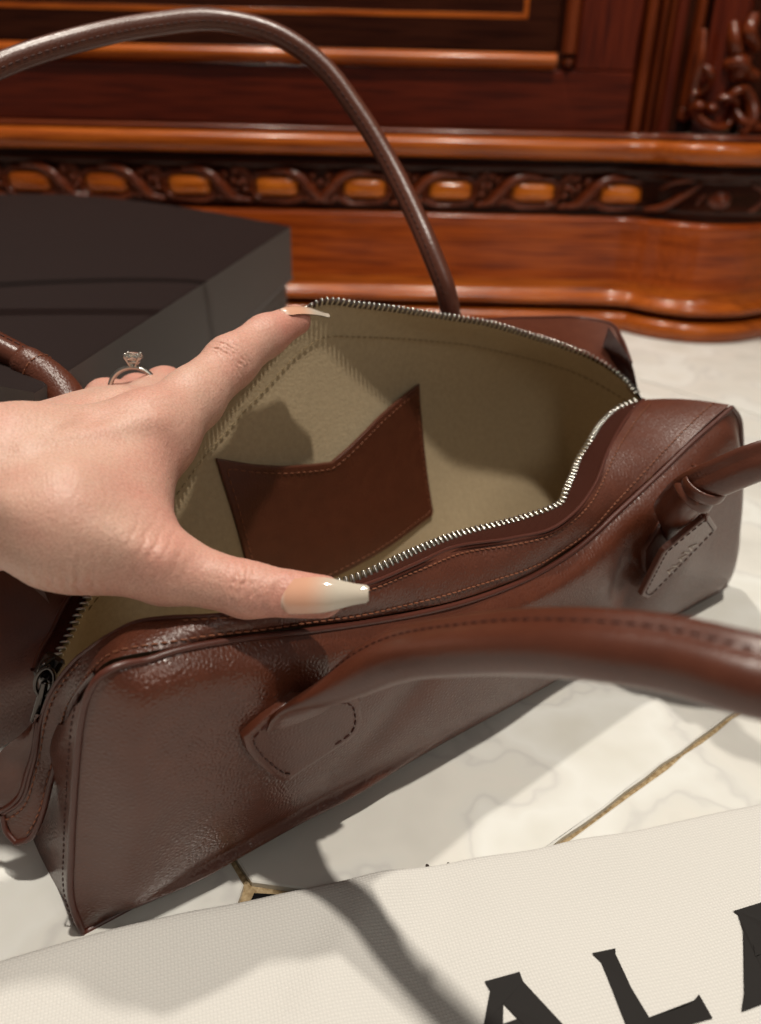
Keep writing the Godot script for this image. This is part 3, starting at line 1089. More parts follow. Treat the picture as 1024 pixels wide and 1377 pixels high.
	var gl_back := smooth(P([-1, 0.3, -85, 4, 40, -90, 9, 75, -93, 14, 98, -94]), 24)
	var gl_front := smooth(P([0.3, -0.3, 0, -0.6, 15, 0, 2.5, 37.5, 1, 5.5, 54.5, 2, 8.5, 70.1, 3, 11.4, 83.3, 4, 14, 91.7, 5]), 24)
	var gusset := pushed(coons(gl_low, gl_top, gl_front, gl_back), func(u, v): return 0.004 * sin(PI * u) * sin(PI * minf(v * 1.2, 1.0)))
	put("end_gusset", sheet(gusset, 1.0, true), M.leather, bag)
	# --- right end
	var gr_top := smooth(P([317.1, 113.6, 0, 312, 109.2, -22, 307, 108, -40, 311.7, 107.3, -46, 315.5, 121, -57, 319.5, 135, -78]), 30)
	var gr_low := smooth(P([353.2, 0.6, 0, 356, 0.6, -42, 353.2, 0.6, -85]), 30)
	var gr_back := smooth(P([353.2, 0.6, -85, 346, 60, -92, 334, 105, -92, 319.5, 135, -78]), 44)
	put("end_gusset", sheet(coons(gr_low, gr_top, smooth(right_edge, 44), gr_back)), M.leather, bag)
	# --- back panel
	var bt := smooth(back_top, ns)
	var bt_main := even(cut(bt, 0.0, 0.90), ns)
	var bb := smooth(P([-1, 0.3, -85, 180, 0.3, -85, 353.2, 0.6, -85]), ns)
	var gb_right := smooth(joined(P([353.2, 0.6, -85, 346, 60, -92, 332, 105, -92]), PackedVector3Array([bt_main[ns - 1]])), 30)
	var back := pushed(coons(bb, bt_main, smooth(gl_back, 30), gb_right), func(u, v): return -(0.006 * sin(PI * u) + 0.028 * smoothstep(0.40, 0.70, u) * (1 - smoothstep(0.93, 1.0, u))) * pow(sin(PI * pow(1 - v, 0.7)), 0.8))
	put("back_panel", sheet(back, 1.0, true), M.leather, bag)
	# --- piping round the front panel
	var edge_line := joined(joined(turned(ft), turned(fl)), smooth(P([0.3, -0.3, 0, 60, 0.3, 0, 180, 0.3, 0, 300, 0.3, 0, 353.2, 0.6, 0]), 60))
	put("piping", tube(even(joined(edge_line, fr), 420), func(_t): return Vector2(0.0011, 0.0013), 10, Vector3(0, 0.3, 1), false), M.edge, bag)
	# --- front lip: the strip of leather between the piping and the zip
	var la_o := smooth(flap_out, 34)
	var la_i := smooth(lip_in.slice(0, 8), 34)
	var lb_o := smooth(joined(P([18.7, 94, -0.7, 21.5, 99.6, 4.5]), top_edge.slice(3)), 110)
	var lb_i := smooth(lip_in.slice(7), 110)
	for i in lb_o.size():
		lb_o[i] += Vector3(0, 0.0011, -0.0012) * smoothstep(0, 8, i)
	var lip_o := joined(la_o, lb_o)
	var lip_i := joined(la_i, lb_i)
	var lip := pushed(between(lip_o, lip_i, 14), func(u, v): return 0.0016 * sin(PI * v) * smoothstep(0.2, 0.4, u) + 0.0004 * sin(u * 60))
	put("top_strip", sheet(lip, 1.0, false), M.pebbled, bag)
	put("strip_edge", tube(smooth(lip_i, 260), same(0.0007), 8, Vector3.UP, false), M.edge, bag)
	put("strip_edge", tube(even(la_o, 60), same(0.0011), 8, Vector3.UP, false), M.edge, bag)
	put("strip_edge", tube(smooth(P([-9.1, 18, -29.8, -10.6, 21, -33.2, -10.3, 27, -34.9]), 12), same(0.0011), 8, Vector3.UP, false), M.edge, bag)
	stuff(put("stitching", stitches(cut(row_at(lip, 0.16, 0.0004), 0.02, 1.0), 0.0026, 0.0020, 0.00032, 0.12), M.thread, bag))
	stuff(put("stitching", stitches(cut(row_at(lip, 0.84, 0.0004), 0.30, 0.985), 0.0026, 0.0020, 0.0003, 0.12), M.thread, bag))
	stuff(put("stitching", stitches(cut(row_at(lip, 0.80, 0.0004), 0.0, 0.2), 0.0026, 0.0020, 0.0003, 0.1), M.thread, bag))
	stuff(put("stitching", stitches(row_at(gusset, 0.5, 0.0).slice(0, 0) if false else tri_line(gl_front, Vector3(-0.0012, 0, -0.0035)), 0.0023, 0.0016, 0.00028), M.dark_thread, bag))
	# --- front zip tape and its teeth
	var ti := smooth(lip_in.slice(11), 110)
	var to := smooth(teeth_front, 110)
	for i in ti.size():
		ti[i] += Vector3(0, -0.0009, 0.0015)
	var tape := put("zip_tape", sheet(pushed(between(ti, to, 6), func(_u, v): return 0.0006 * sin(PI * v)), 1.0 / 0.0052), M.tape, bag)
	var tooth := tooth_mesh()
	var acr := []
	for i in to.size():
		acr.append((to[i] - ti[i]).normalized() + Vector3(0, 0.25, 0))
	tooth_row(to, acr, tape, tooth)
	# --- back zip: its tape under the rim of the back strip
	var zb := smooth(teeth_back, 150)
	var rim := PackedVector3Array()
	for i in zb.size():
		var s := i / (zb.size() - 1.0)
		var lift := smoothstep(0.25, 0.45, s)
		rim.append(zb[i] + Vector3(0.0 - 0.004 * (1 - lift) + 0.002 * smoothstep(0.8, 1.0, s), 0.0012 - 0.0024 * lift, -0.0042))
	var tape_b := put("zip_tape", sheet(between(rim, zb, 4), 1.0 / 0.0052), M.tape, bag)
	var acb := []
	for i in zb.size():
		var s := i / (zb.size() - 1.0)
		acb.append(Vector3(0.35, 0.25, 0.9).lerp(Vector3(-0.12, 0.75, 0.7), smoothstep(0.1, 0.5, s)).lerp(Vector3(-0.9, -0.3, 0.5), smoothstep(0.85, 1.0, s)))
	tooth_row(zb, acb, tape_b, tooth)
	var bt_all := smooth(joined(P([-15, 34, -56, -12, 56, -76, -7, 80, -91]), bt), ns)
	var rim_all := smooth(joined(P([6.2, 59, -31, 9, 62.5, -36]), rim), ns)
	var strip_b := pushed(between(rim_all, bt_all, 10), func(u, v): return -0.0012 * sin(PI * v) * smoothstep(0.05, 0.2, u))
	put("top_strip", sheet(strip_b, 1.0, true), M.calf, bag)
	put("strip_edge", tube(smooth(rim, 200), same(0.0009), 8, Vector3.UP, false), M.edge, bag)
	stuff(put("stitching", stitches(cut(row_at(strip_b, 0.7, -0.0004), 0.5, 0.97), 0.0026, 0.0020, 0.0003), M.thread, bag))
	put("piping", tube(smooth(bt, 200), same(0.0009), 8, Vector3.UP, false), M.edge, bag)
	# the back half of the zip's end tab
	var fb_i := smooth(P([5.5, 62.5, -29.2, 1.8, 51, -28.4, -0.8, 45, -28.8, -5, 34, -31.5, -11, 27.5, -36.5, -15, 25.5, -42]), 30)
	var fb_o := smooth(P([6, 66, -27.2, 0.3, 60, -29.6, -6.1, 53, -33.7, -13.2, 46, -33.9, -18.3, 38, -32.2, -17.7, 30, -32.3]), 30)
	var tab := pushed(between(fb_i, fb_o, 8), func(u, v): return 0.0016 * sin(PI * v))
	put("zip_end_tab", sheet(tab), M.calf, bag)
	put("strip_edge", tube(fb_i, same(0.0011), 8, Vector3.UP, false), M.edge, bag)
	stuff(put("stitching", stitches(row_at(tab, 0.13, 0.0005), 0.0028, 0.002, 0.00032), M.thread, bag))
	# --- slider and pull
	slider(bag)
	# --- lining
	var rim_back := smooth(teeth_back, 120)
	var rim_front := smooth(joined(joined(P([13.2, 69.6, -40, 12, 71, -33]), lip_in.slice(5, 12)), teeth_front), 120)
	for i in 120:
		rim_back[i] += Vector3(0, -0.0014, -0.001)
		rim_front[i] += Vector3(0, -0.0022, 0.001)
	var low_back := even(P([8, 4, -44, 9, 4, -70, 14, 4, -81, 100, 4, -82, 250, 4, -82, 338, 4, -81, 347, 4, -70, 349, 4, -44]), 120)
	var low_front := even(P([8, 4, -44, 8, 4, -16, 14, 4, -4, 100, 4, -3, 250, 4, -3, 338, 4, -4, 347, 4, -16, 349, 4, -44]), 120)
	var nb := 30
	var wall := []
	var wall_f := []
	for j in nb:
		var s := j / (nb - 1.0)
		var r := PackedVector3Array()
		var q := PackedVector3Array()
		for i in 120:
			var u := i / 119.0
			var p := rim_back[i].lerp(low_back[i], s)
			p.z -= (0.004 * sin(PI * u) + 0.019 * smoothstep(0.42, 0.72, u) * (1 - smoothstep(0.92, 1.0, u))) * pow(sin(PI * pow(s, 0.7)), 0.8) - 0.0016 * sin(u * 19 + s * 6) * sin(PI * s)
			p.x += 0.006 * sin(PI * s) * smoothstep(0.85, 1.0, u)
			p.z += 0.009 * sin(PI * pow(s, 1.3)) * sin(PI * clampf(u / 0.62, 0, 1))
			if s > 0.005 and s < 0.1:
				p.z += 0.0009
			r.append(p)
			var f := rim_front[i].lerp(low_front[i], s)
			f.z += (0.006 * sin(PI * s) - 0.003 * smoothstep(0.0, 0.1, s) * (1 - s)) * sin(PI * u)
			q.append(f)
		wall.append(r)
		wall_f.append(q)
	put("back_lining", sheet(wall, 1.0, true), M.suede, bag)
	put("front_lining", sheet(wall_f), M.suede, bag)
	put("base_lining", sheet(between(low_front, low_back, 5)), M.suede, bag)
	stuff(put("stitching", stitches(cut(row_at(wall, 0.092, -0.0004), 0.1, 0.98), 0.0036, 0.0026, 0.00028), M.pale_thread, bag))
	# --- inside pocket
	var pk := PackedVector2Array()
	for q in [[97.7, 107.1], [112, 101.6], [128, 96.8], [143, 93.4], [154.2, 91.3], [167, 95.6], [188, 103], [221, 111], [222, 93], [222.5, 70], [222.8, 44.5], [221.6, 42.4], [182.9, 39.6], [144.1, 37.5], [108, 35.2], [106.5, 36], [104, 55], [101, 80]]:
		pk.append(Vector2(q[0], q[1]) * 0.001)
	pk.reverse()
	var on_wall := func(p: Vector2, h: float) -> Vector3: return Vector3(p.x, p.y, on_sheet(wall, p.x, p.y) + h + 0.0003 + 0.004 * smoothstep(0.07, 0.115, p.y) * sin(PI * clampf((p.x - 0.098) / 0.123, 0, 1)))
	var pocket := put("card_pocket", patch_sheet(pk, on_wall, 0.0017), M.calf, bag)
	var pin := Geometry2D.offset_polygon(pk, -0.0028)
	if pin.size():
		stuff(put("stitching", stitches(loop_line(dense(pin[0], 0.004), on_wall, 0.0019), 0.0034, 0.0024, 0.0003), M.thread, pocket))
	# --- handles
	handle_front(bag, front)
	handle_back(bag)

func tri_line(a: PackedVector3Array, off: Vector3) -> PackedVector3Array:
	var o := PackedVector3Array()
	for p in a:
		o.append(p + off)
	return o

func patch_sheet(poly: PackedVector2Array, base: Callable, thick: float) -> ArrayMesh:
	# a flat shape laid over a curved surface: rings from the rim to the middle
	var rim := dense(poly, 0.004)
	var mid := Vector2.ZERO
	for p in rim:
		mid += p
	mid /= rim.size()
	var rows := []
	for q in [[1.0, 0.0], [1.0, 0.55], [0.995, 0.85], [0.985, 1.0], [0.9, 1.0], [0.75, 1.0], [0.55, 1.0], [0.35, 1.0], [0.18, 1.0], [0.03, 1.0]]:
		var r := PackedVector3Array()
		for i in rim.size() + 1:
			var p: Vector2 = mid.lerp(rim[i % rim.size()], q[0])
			r.append(base.call(p, thick * q[1]))
		rows.append(r)
	var v := PackedVector3Array()
	var ix := PackedInt32Array()
	var m := rim.size()
	for j in rows.size():
		for i in m:
			v.append(rows[j][i])
	for j in rows.size() - 1:
		for i in m:
			var a := j * m + i
			var b := j * m + (i + 1) % m
			ix.append_array([a, a + m, b, b, a + m, b + m])
	var hub := v.size()
	var sum := Vector3.ZERO
	for i in m:
		sum += rows[rows.size() - 1][i]
	v.append(sum / m)
	for i in m:
		ix.append_array([hub - m + i, hub, hub - m + (i + 1) % m])
	var n := smooth_normals(v, ix)
	return arrays_mesh(v, n, PackedVector2Array(), ix)

func tooth_mesh() -> ArrayMesh:
	# one zip tooth: a rounded body with a narrower nose
	var rows := []
	for q in [[-0.0014, 0.0001], [-0.0014, 0.0007], [-0.0008, 0.0008], [0.0003, 0.0008], [0.0008, 0.00068], [0.0014, 0.0006], [0.0017, 0.0004], [0.00175, 0.0001]]:
		var r := PackedVector3Array()
		for k in 13:
			var a := TAU * (k % 12) / 12.0
			r.append(Vector3(signf(cos(a)) * pow(absf(cos(a)), 0.6) * q[1] * 0.85, signf(sin(a)) * pow(absf(sin(a)), 0.6) * q[1] * 1.4, q[0] * 1.1))
		rows.append(r)
	return sheet(rows, 1.0, false, true)

func slider(bag: Node3D) -> void:
	var s := put("zip_slider", box_mesh(Vector3(0.0085, 0.0032, 0.0075), 0.0011), M.gunmetal, bag)
	s.transform = Transform3D(Basis.from_euler(Vector3(0.25, 0.5, 0.75)), Vector3(0.0125, 0.0765, -0.0345))
	var bridge := smooth(P([-3, 1, 0, -2, 3.4, 0, 0.5, 4, 0, 3, 1.2, 0]), 14)
	put("slider_bridge", tube(bridge, same(0.0009), 8, Vector3(0, 0, 1)), M.gunmetal, s)
	var a := Vector3(0.0115, 0.0795, -0.0305)
	var b := Vector3(0.0055, 0.0595, -0.0335)
	var dir := (b - a).normalized()
	var side := dir.cross(Vector3(-0.3, 0.3, 1)).normalized()
	var loop := PackedVector3Array()
	for k in 25:
		var an := TAU * k / 24.0
		loop.append(a + dir * (0.0055 - cos(an) * 0.0055) + side * sin(an) * 0.0026)
	var pull := put("zip_pull", tube(loop, same(0.0007), 8, Vector3.UP, false), M.gunmetal, bag)
	put("pull_bar", tube(PackedVector3Array([a + dir * 0.006, a + dir * 0.012, b]), func(t): return Vector2(0.0011 + 0.0008 * t, 0.0009), 10, Vector3(-0.3, 0.3, 1)), M.gunmetal, pull)

func seam_shape(at: float, by: float, wide := 0.3) -> Callable:
	return func(a: float) -> float:
		var d := absf(wrapf(a - at, -PI, PI))
		return 1.0 + by * exp(-pow(d / wide, 2))

func tube_line(path: PackedVector3Array, r: Callable, hint: Vector3, angle: float, k: float) -> PackedVector3Array:
	var fr := frames(path, hint)
	var o := PackedVector3Array()
	for i in path.size():
		var w: Vector2 = r.call(i / (path.size() - 1.0))
		o.append(path[i] + fr[i][1] * cos(angle) * w.x * k + fr[i][2] * sin(angle) * w.y * k)
	return o

func handle_front(bag: Node3D, front: Array) -> void:
	var on_front := func(p: Vector2, h: float) -> Vector3: return Vector3(p.x, p.y, on_sheet(front, p.x, p.y) + h - 0.0002)
	var outline := PackedVector2Array()
	for q in [[51.3, 68.3], [52.3, 62.4], [55, 56], [59.7, 47.9], [64, 41.8], [67, 41.2], [78, 43.8], [89.5, 46.8], [92.3, 49], [93.5, 54], [92, 63.1], [88, 67], [81.1, 71.2], [68, 76], [58, 72.5]]:
		outline.append(Vector2(q[0], q[1]) * 0.001)
	outline.reverse()
	var patch := put("handle_anchor", patch_sheet(outline, on_front, 0.0031), M.calf, bag)
	var inn := Geometry2D.offset_polygon(outline, -0.0026)
	if inn.size():
		stuff(put("stitching", stitches(cut(loop_line(dense(inn[0], 0.004), on_front, 0.0033), 0.0, 0.86), 0.0032, 0.0024, 0.00032), M.dark_thread, patch))
	var zp: float = on_front.call(Vector2(0.070, 0.058), 0.0).z
	var path := smooth(joined(PackedVector3Array([Vector3(0.0712, 0.0665, zp + 0.0030), Vector3(0.0716, 0.0705, zp + 0.0040), Vector3(0.0722, 0.076, zp + 0.0075), Vector3(0.0732, 0.083, zp + 0.0145)]), P([75, 92.8, 39.2, 79.8, 107.6, 55.7, 82.2, 120.8, 74.4, 84.7, 130.2, 89.8, 87.3, 138.4, 106.2, 90.7, 143.2, 119.7, 92.6,147.4,135.3, 116.3,152.0,163.7, 154.6,160.0,196.0, 221.6,165.0,214.8, 279.6,160.0,195.7, 303.5,145.0,138.6, 287.1,125.0,80.3, 251.0,119.8,51.2, 246.9,111.0,41.1, 245.2,104.6,34.1, 250.4,89.4,23.9, 266, 66, 12])), 150)
	var r := func(t: float) -> Vector2:
		var a := pow(smoothstep(-0.01, 0.075, t), 0.8)
		var c := 1.0 - smoothstep(0.955, 0.985, t)
		return Vector2(lerpf(0.0135, 0.0057, a), lerpf(0.0010, 0.0058, a)) * lerpf(0.5, 1.0, c) * (1.0 + 0.15 * smoothstep(0.55, 0.8, t))
	var hint := Vector3(0, 0.25, -1)
	put("front_handle", tube(path, r, 36, hint, true, seam_shape(1.25, 0.5, 0.26)), M.calf, bag)
	stuff(put("stitching", stitches(cut(tube_line(path, r, hint, 1.25 + 0.36, 1.10), 0.03, 0.93), 0.0030, 0.0022, 0.00030), M.dark_thread, bag))
	# second anchor, under the tag
	var o2 := PackedVector2Array()
	for q in [[250, 64], [254, 52], [262, 44], [282, 50], [286, 62], [276, 76], [258, 76]]:
		o2.append(Vector2(q[0], q[1]) * 0.001)
	o2.reverse()
	put("handle_anchor", patch_sheet(o2, on_front, 0.0024), M.calf, bag)
	# keeper strap wound round the end of the handle
	var k := Vector3(0.2452, 0.1046, 0.0341)
	var t := Vector3(3.5000, -21.6000, -17.2000).normalized()
	var s := t.cross(Vector3.UP).normalized()
	var w := s.cross(t).normalized()
	for j in 2:
		var ring_path := PackedVector3Array()
		for i in 33:
			var a := TAU * i / 32.0
			ring_path.append(k + t * (j * 0.0052 - 0.001 + 0.0028 * sin(a + j)) + s * cos(a) * 0.0078 + w * sin(a) * 0.0078)
		put("keeper_strap", tube(ring_path, func(_q): return Vector2(0.0026, 0.0008), 10, s + Vector3(0.01, 0, 0), false), M.calf, bag)
	put("keeper_strap", tube(smooth(PackedVector3Array([k + s * 0.002 + w * 0.0088, k + t * 0.006 + s * 0.009 + w * 0.003, k + t * 0.013 + s * 0.0085 - w * 0.006, k + t * 0.018 + s * 0.012 - w * 0.008]), 30), func(q): return Vector2(0.0026, 0.0009) * (1.0 - 0.3 * q), 10, s), M.calf, bag)

func handle_back(bag: Node3D) -> void:
	var path := smooth(P([255, 118, -125, 252, 130, -125, 249, 141, -124, 246.5, 151, -125, 244.3, 166.9, -133.6, 244.9, 185.9, -150.8, 242.9, 212.7, -175, 236.7, 234.4, -193.4, 227.1, 253.9, -210.2, 210.2, 267.5, -225.8, 183, 273.3, -241.5, 149.2, 268.9, -245.7, 111.8, 260, -244.1, 76.4, 248.2, -240.6, 49.1, 235.1, -235.9, 23.2, 212.5, -226.8, 14.1, 182.9, -207.9, 22, 156.2, -176.7, 36.5, 147.2, -151.2, 45, 141.5, -137.9, 51.0, 134.4, -124.4, 52, 122, -112, 53, 100, -104]), 170)
	var r := func(t: float) -> Vector2:
		var a := smoothstep(0.0, 0.04, t)
		return Vector2(lerpf(0.0115, 0.0050, a), lerpf(0.0022, 0.0053, a))
	var hint := Vector3(0, 0, 1)
	put("back_handle", tube(path, r, 20, hint, true, seam_shape(0.0, 0.28, 0.32)), M.calf, bag)
	stuff(put("stitching", stitches(cut(tube_line(path, r, hint, 0.6, 1.06), 0.05, 0.95), 0.0036, 0.0026, 0.00034), M.dark_thread, bag))
	var cuff := even(cut(path, 0.905, 1.0), 24)
	var cr := func(t: float) -> Vector2: return Vector2(0.0068, 0.0068) * (1.0 + 0.25 * t)
	put("handle_cuff", tube(cuff, cr, 20, hint), M.pebbled, bag)
	stuff(put("stitching", stitches(ring_line(cuff[2], (cuff[4] - cuff[0]).normalized(), 0.0073), 0.003, 0.0024, 0.00034), M.thread, bag))

func ring_line(c: Vector3, axis: Vector3, r: float) -> PackedVector3Array:
	var s := axis.cross(Vector3.UP).normalized()
	var w := axis.cross(s)
	var o := PackedVector3Array()
	for i in 33:
		var a := TAU * i / 32.0
		o.append(c + (s * cos(a) + w * sin(a)) * r)
	return o

func hang_tag() -> void:
	var corners := P([246, 45, 15.5, 239, 75, 25, 257, 89.5, 31, 276, 75.5, 26, 256, 39, 12])
	var basis := Basis(Vector3.UP, BAG_TURN)
	for i in corners.size():
		corners[i] = BAG_AT + basis * corners[i]
	var top := corners[2].lerp(corners[3], 0.5)
	var low := corners[0].lerp(corners[4], 0.5)
	var along := (top - low).normalized()
	var wide := corners[3] - corners[1]
	wide = (wide - along * wide.dot(along)).normalized()
	var face := wide.cross(along).normalized()
	var t := thing("hang_tag", "small brown leather tag with stamped capitals, hanging at the handle's right end", "leather tag", low)
	var o := PackedVector2Array()
	for c in corners:
		o.append(Vector2((c - low).dot(wide), (c - low).dot(along)))
	var rim := Geometry2D.offset_polygon(Geometry2D.offset_polygon(o, -0.0012, Geometry2D.JOIN_ROUND)[0], 0.0012, Geometry2D.JOIN_ROUND)
	var outline: PackedVector2Array = rim[0]
	var base := func(p: Vector2, h: float) -> Vector3: return wide * p.x + along * p.y + face * h
	put("tag_body", plate(outline, base, 0.0026, 0.0006), M.calf, t)
	var inn := Geometry2D.offset_polygon(outline, -0.0022)
	if inn.size():
		stuff(put("stitching", stitches(loop_line(dense(inn[0], 0.004), base, 0.0027), 0.003, 0.0023, 0.0003), M.dark_thread, t))
	var tm := TextMesh.new()
	var f := SystemFont.new()
	f.font_names = PackedStringArray(["Droid Sans"])
	tm.font = f
	tm.text = "ALAÏA"
	tm.font_size = 32
	tm.pixel_size = 0.00022
	tm.depth = 0.0002
	var text := put("stamped_lettering", tm, M.stamp_shine, t)
	text.transform = Transform3D(Basis(along, -wide, face), along * 0.024 + face * 0.00275 + wide * 0.001)

# ------------------------------------------------------------------ hand
func V(x: float, y: float, z: float) -> Vector3:
	return Vector3(x, y, z) * 0.001

var bone_a := PackedVector3Array()
var bone_d := PackedVector3Array()
var bone_l := PackedFloat32Array()
var bone_r := PackedFloat32Array()
var bone_s := PackedFloat32Array()
var bone_k := PackedFloat32Array()

func bone(a: Vector3, b: Vector3, ra: float, rb: float, k := 0.006) -> void:
	bone_a.append(a)
	bone_d.append(b - a)
	bone_l.append(1.0 / maxf((b - a).length_squared(), 1e-10))
	bone_r.append(ra * 0.001)
	bone_s.append((rb - ra) * 0.001)
	bone_k.append(k)

func field(p: Vector3, near: PackedInt32Array) -> float:
	var d := 1.0
	for i in near:
		var w := p - bone_a[i]
		var t := clampf(w.dot(bone_d[i]) * bone_l[i], 0.0, 1.0)
		var e := (w - bone_d[i] * t).length() - bone_r[i] - bone_s[i] * t
		var k := bone_k[i]
		var h := k - absf(d - e)
		d = minf(d, e)
		if h > 0.0:
			d -= h * h / (4.0 * k)
	return d

func flesh(cell: float, lo: Vector3, hi: Vector3) -> Array:
	# surface nets over the blocks that the bones come near
	var size := (hi - lo) / cell
	var nx := int(size.x) + 2
	var ny := int(size.y) + 2
	var blk := 8
	var span := blk * cell
	var half := span * 0.5 * sqrt(3.0)
	var verts := PackedVector3Array()
	var index := {}
	var cross := []
	var nb := Vector3i((hi - lo) / span) + Vector3i.ONE
	for bz in nb.z:
		for by in nb.y:
			for bx in nb.x:
				var c := lo + (Vector3(bx, by, bz) + Vector3.ONE * 0.5) * span
				var near := PackedInt32Array()
				var closest := 1.0
				for i in bone_a.size():
					var w := c - bone_a[i]
					var t := clampf(w.dot(bone_d[i]) * bone_l[i], 0.0, 1.0)
					var e := (w - bone_d[i] * t).length() - bone_r[i] - bone_s[i] * t
					closest = minf(closest, e)
					if e < half + 0.03:
						near.append(i)
				if near.is_empty() or closest > half + 0.014 or closest < -half - 0.001:
					continue
				var s := PackedFloat32Array()
				var m := blk + 1
				s.resize(m * m * m)
				var q := 0
				var any_in := false
				var any_out := false
				for z in m:
					for y in m:
						for x in m:
							var f := field(lo + Vector3(bx * blk + x, by * blk + y, bz * blk + z) * cell, near)
							s[q] = f
							q += 1
							if f < 0:
								any_in = true
							else:
								any_out = true
				if not (any_in and any_out):
					continue
				for z in blk:
					for y in blk:
						for x in blk:
							var at := x + y * m + z * m * m
							var inside := 0
							var sum := Vector3.ZERO
							var cnt := 0
							var v := [s[at], s[at + 1], s[at + m], s[at + m + 1], s[at + m * m], s[at + m * m + 1], s[at + m * m + m], s[at + m * m + m + 1]]
							for k in 8:
								if v[k] < 0:
									inside += 1
							if inside == 0 or inside == 8:
								continue
							for k in 8:
								for ax in 3:
									if k & (1 << ax):
										continue
									var k2 := k | (1 << ax)
									if (v[k] < 0) != (v[k2] < 0):
										var p := Vector3(k & 1, (k >> 1) & 1, (k >> 2) & 1)
										p[ax] = v[k] / (v[k] - v[k2])
										sum += p
										cnt += 1
							var gx := bx * blk + x
							var gy := by * blk + y
							var gz := bz * blk + z
							index[gx + gy * nx + gz * nx * ny] = verts.size()
							verts.append(lo + (Vector3(gx, gy, gz) + sum / cnt) * cell)
							var key := gx + gy * nx + gz * nx * ny
							if (v[0] < 0) != (v[1] < 0):
								cross.append([key, 0, v[0] < 0])
							if (v[0] < 0) != (v[2] < 0):
								cross.append([key, 1, v[0] < 0])
							if (v[0] < 0) != (v[4] < 0):
								cross.append([key, 2, v[0] < 0])
	var step := [1, nx, nx * ny]
	var ix := PackedInt32Array()
	for e in cross:
		var ax: int = e[1]
		var u: int = step[(ax + 1) % 3]
		var w: int = step[(ax + 2) % 3]
		var k: int = e[0]
		if not (index.has(k - u) and index.has(k - w) and index.has(k - u - w)):
			continue
		var a: int = index[k]
		var b: int = index[k - u]
		var c: int = index[k - u - w]
		var d: int = index[k - w]
		if e[2]:
			ix.append_array([a, c, b, a, d, c])
		else:
			ix.append_array([a, b, c, a, c, d])
	return [verts, ix]

func smooth_normals(v: PackedVector3Array, ix: PackedInt32Array) -> PackedVector3Array:
	var n := PackedVector3Array()
	n.resize(v.size())
	for i in range(0, ix.size(), 3):
		var k := (v[ix[i + 2]] - v[ix[i]]).cross(v[ix[i + 1]] - v[ix[i]])
		for j in 3:
			n[ix[i + j]] += k
	for i in n.size():
		n[i] = n[i].normalized()
	return n

func halved(v: PackedVector3Array, ix: PackedInt32Array) -> Array:
	# every triangle into four
	var mid := {}
	var out := PackedInt32Array()
	var o := v.duplicate()
	for i in range(0, ix.size(), 3):
		var m := PackedInt32Array()
		for e in 3:
			var a := ix[i + e]
			var b := ix[i + (e + 1) % 3]
			var key := mini(a, b) * 1000003 + maxi(a, b)
			if not mid.has(key):
				mid[key] = o.size()
				o.append((v[a] + v[b]) * 0.5)
			m.append(mid[key])
		out.append_array([ix[i], m[0], m[2], m[0], ix[i + 1], m[1], m[2], m[1], ix[i + 2], m[0], m[1], m[2]])
	return [o, out]

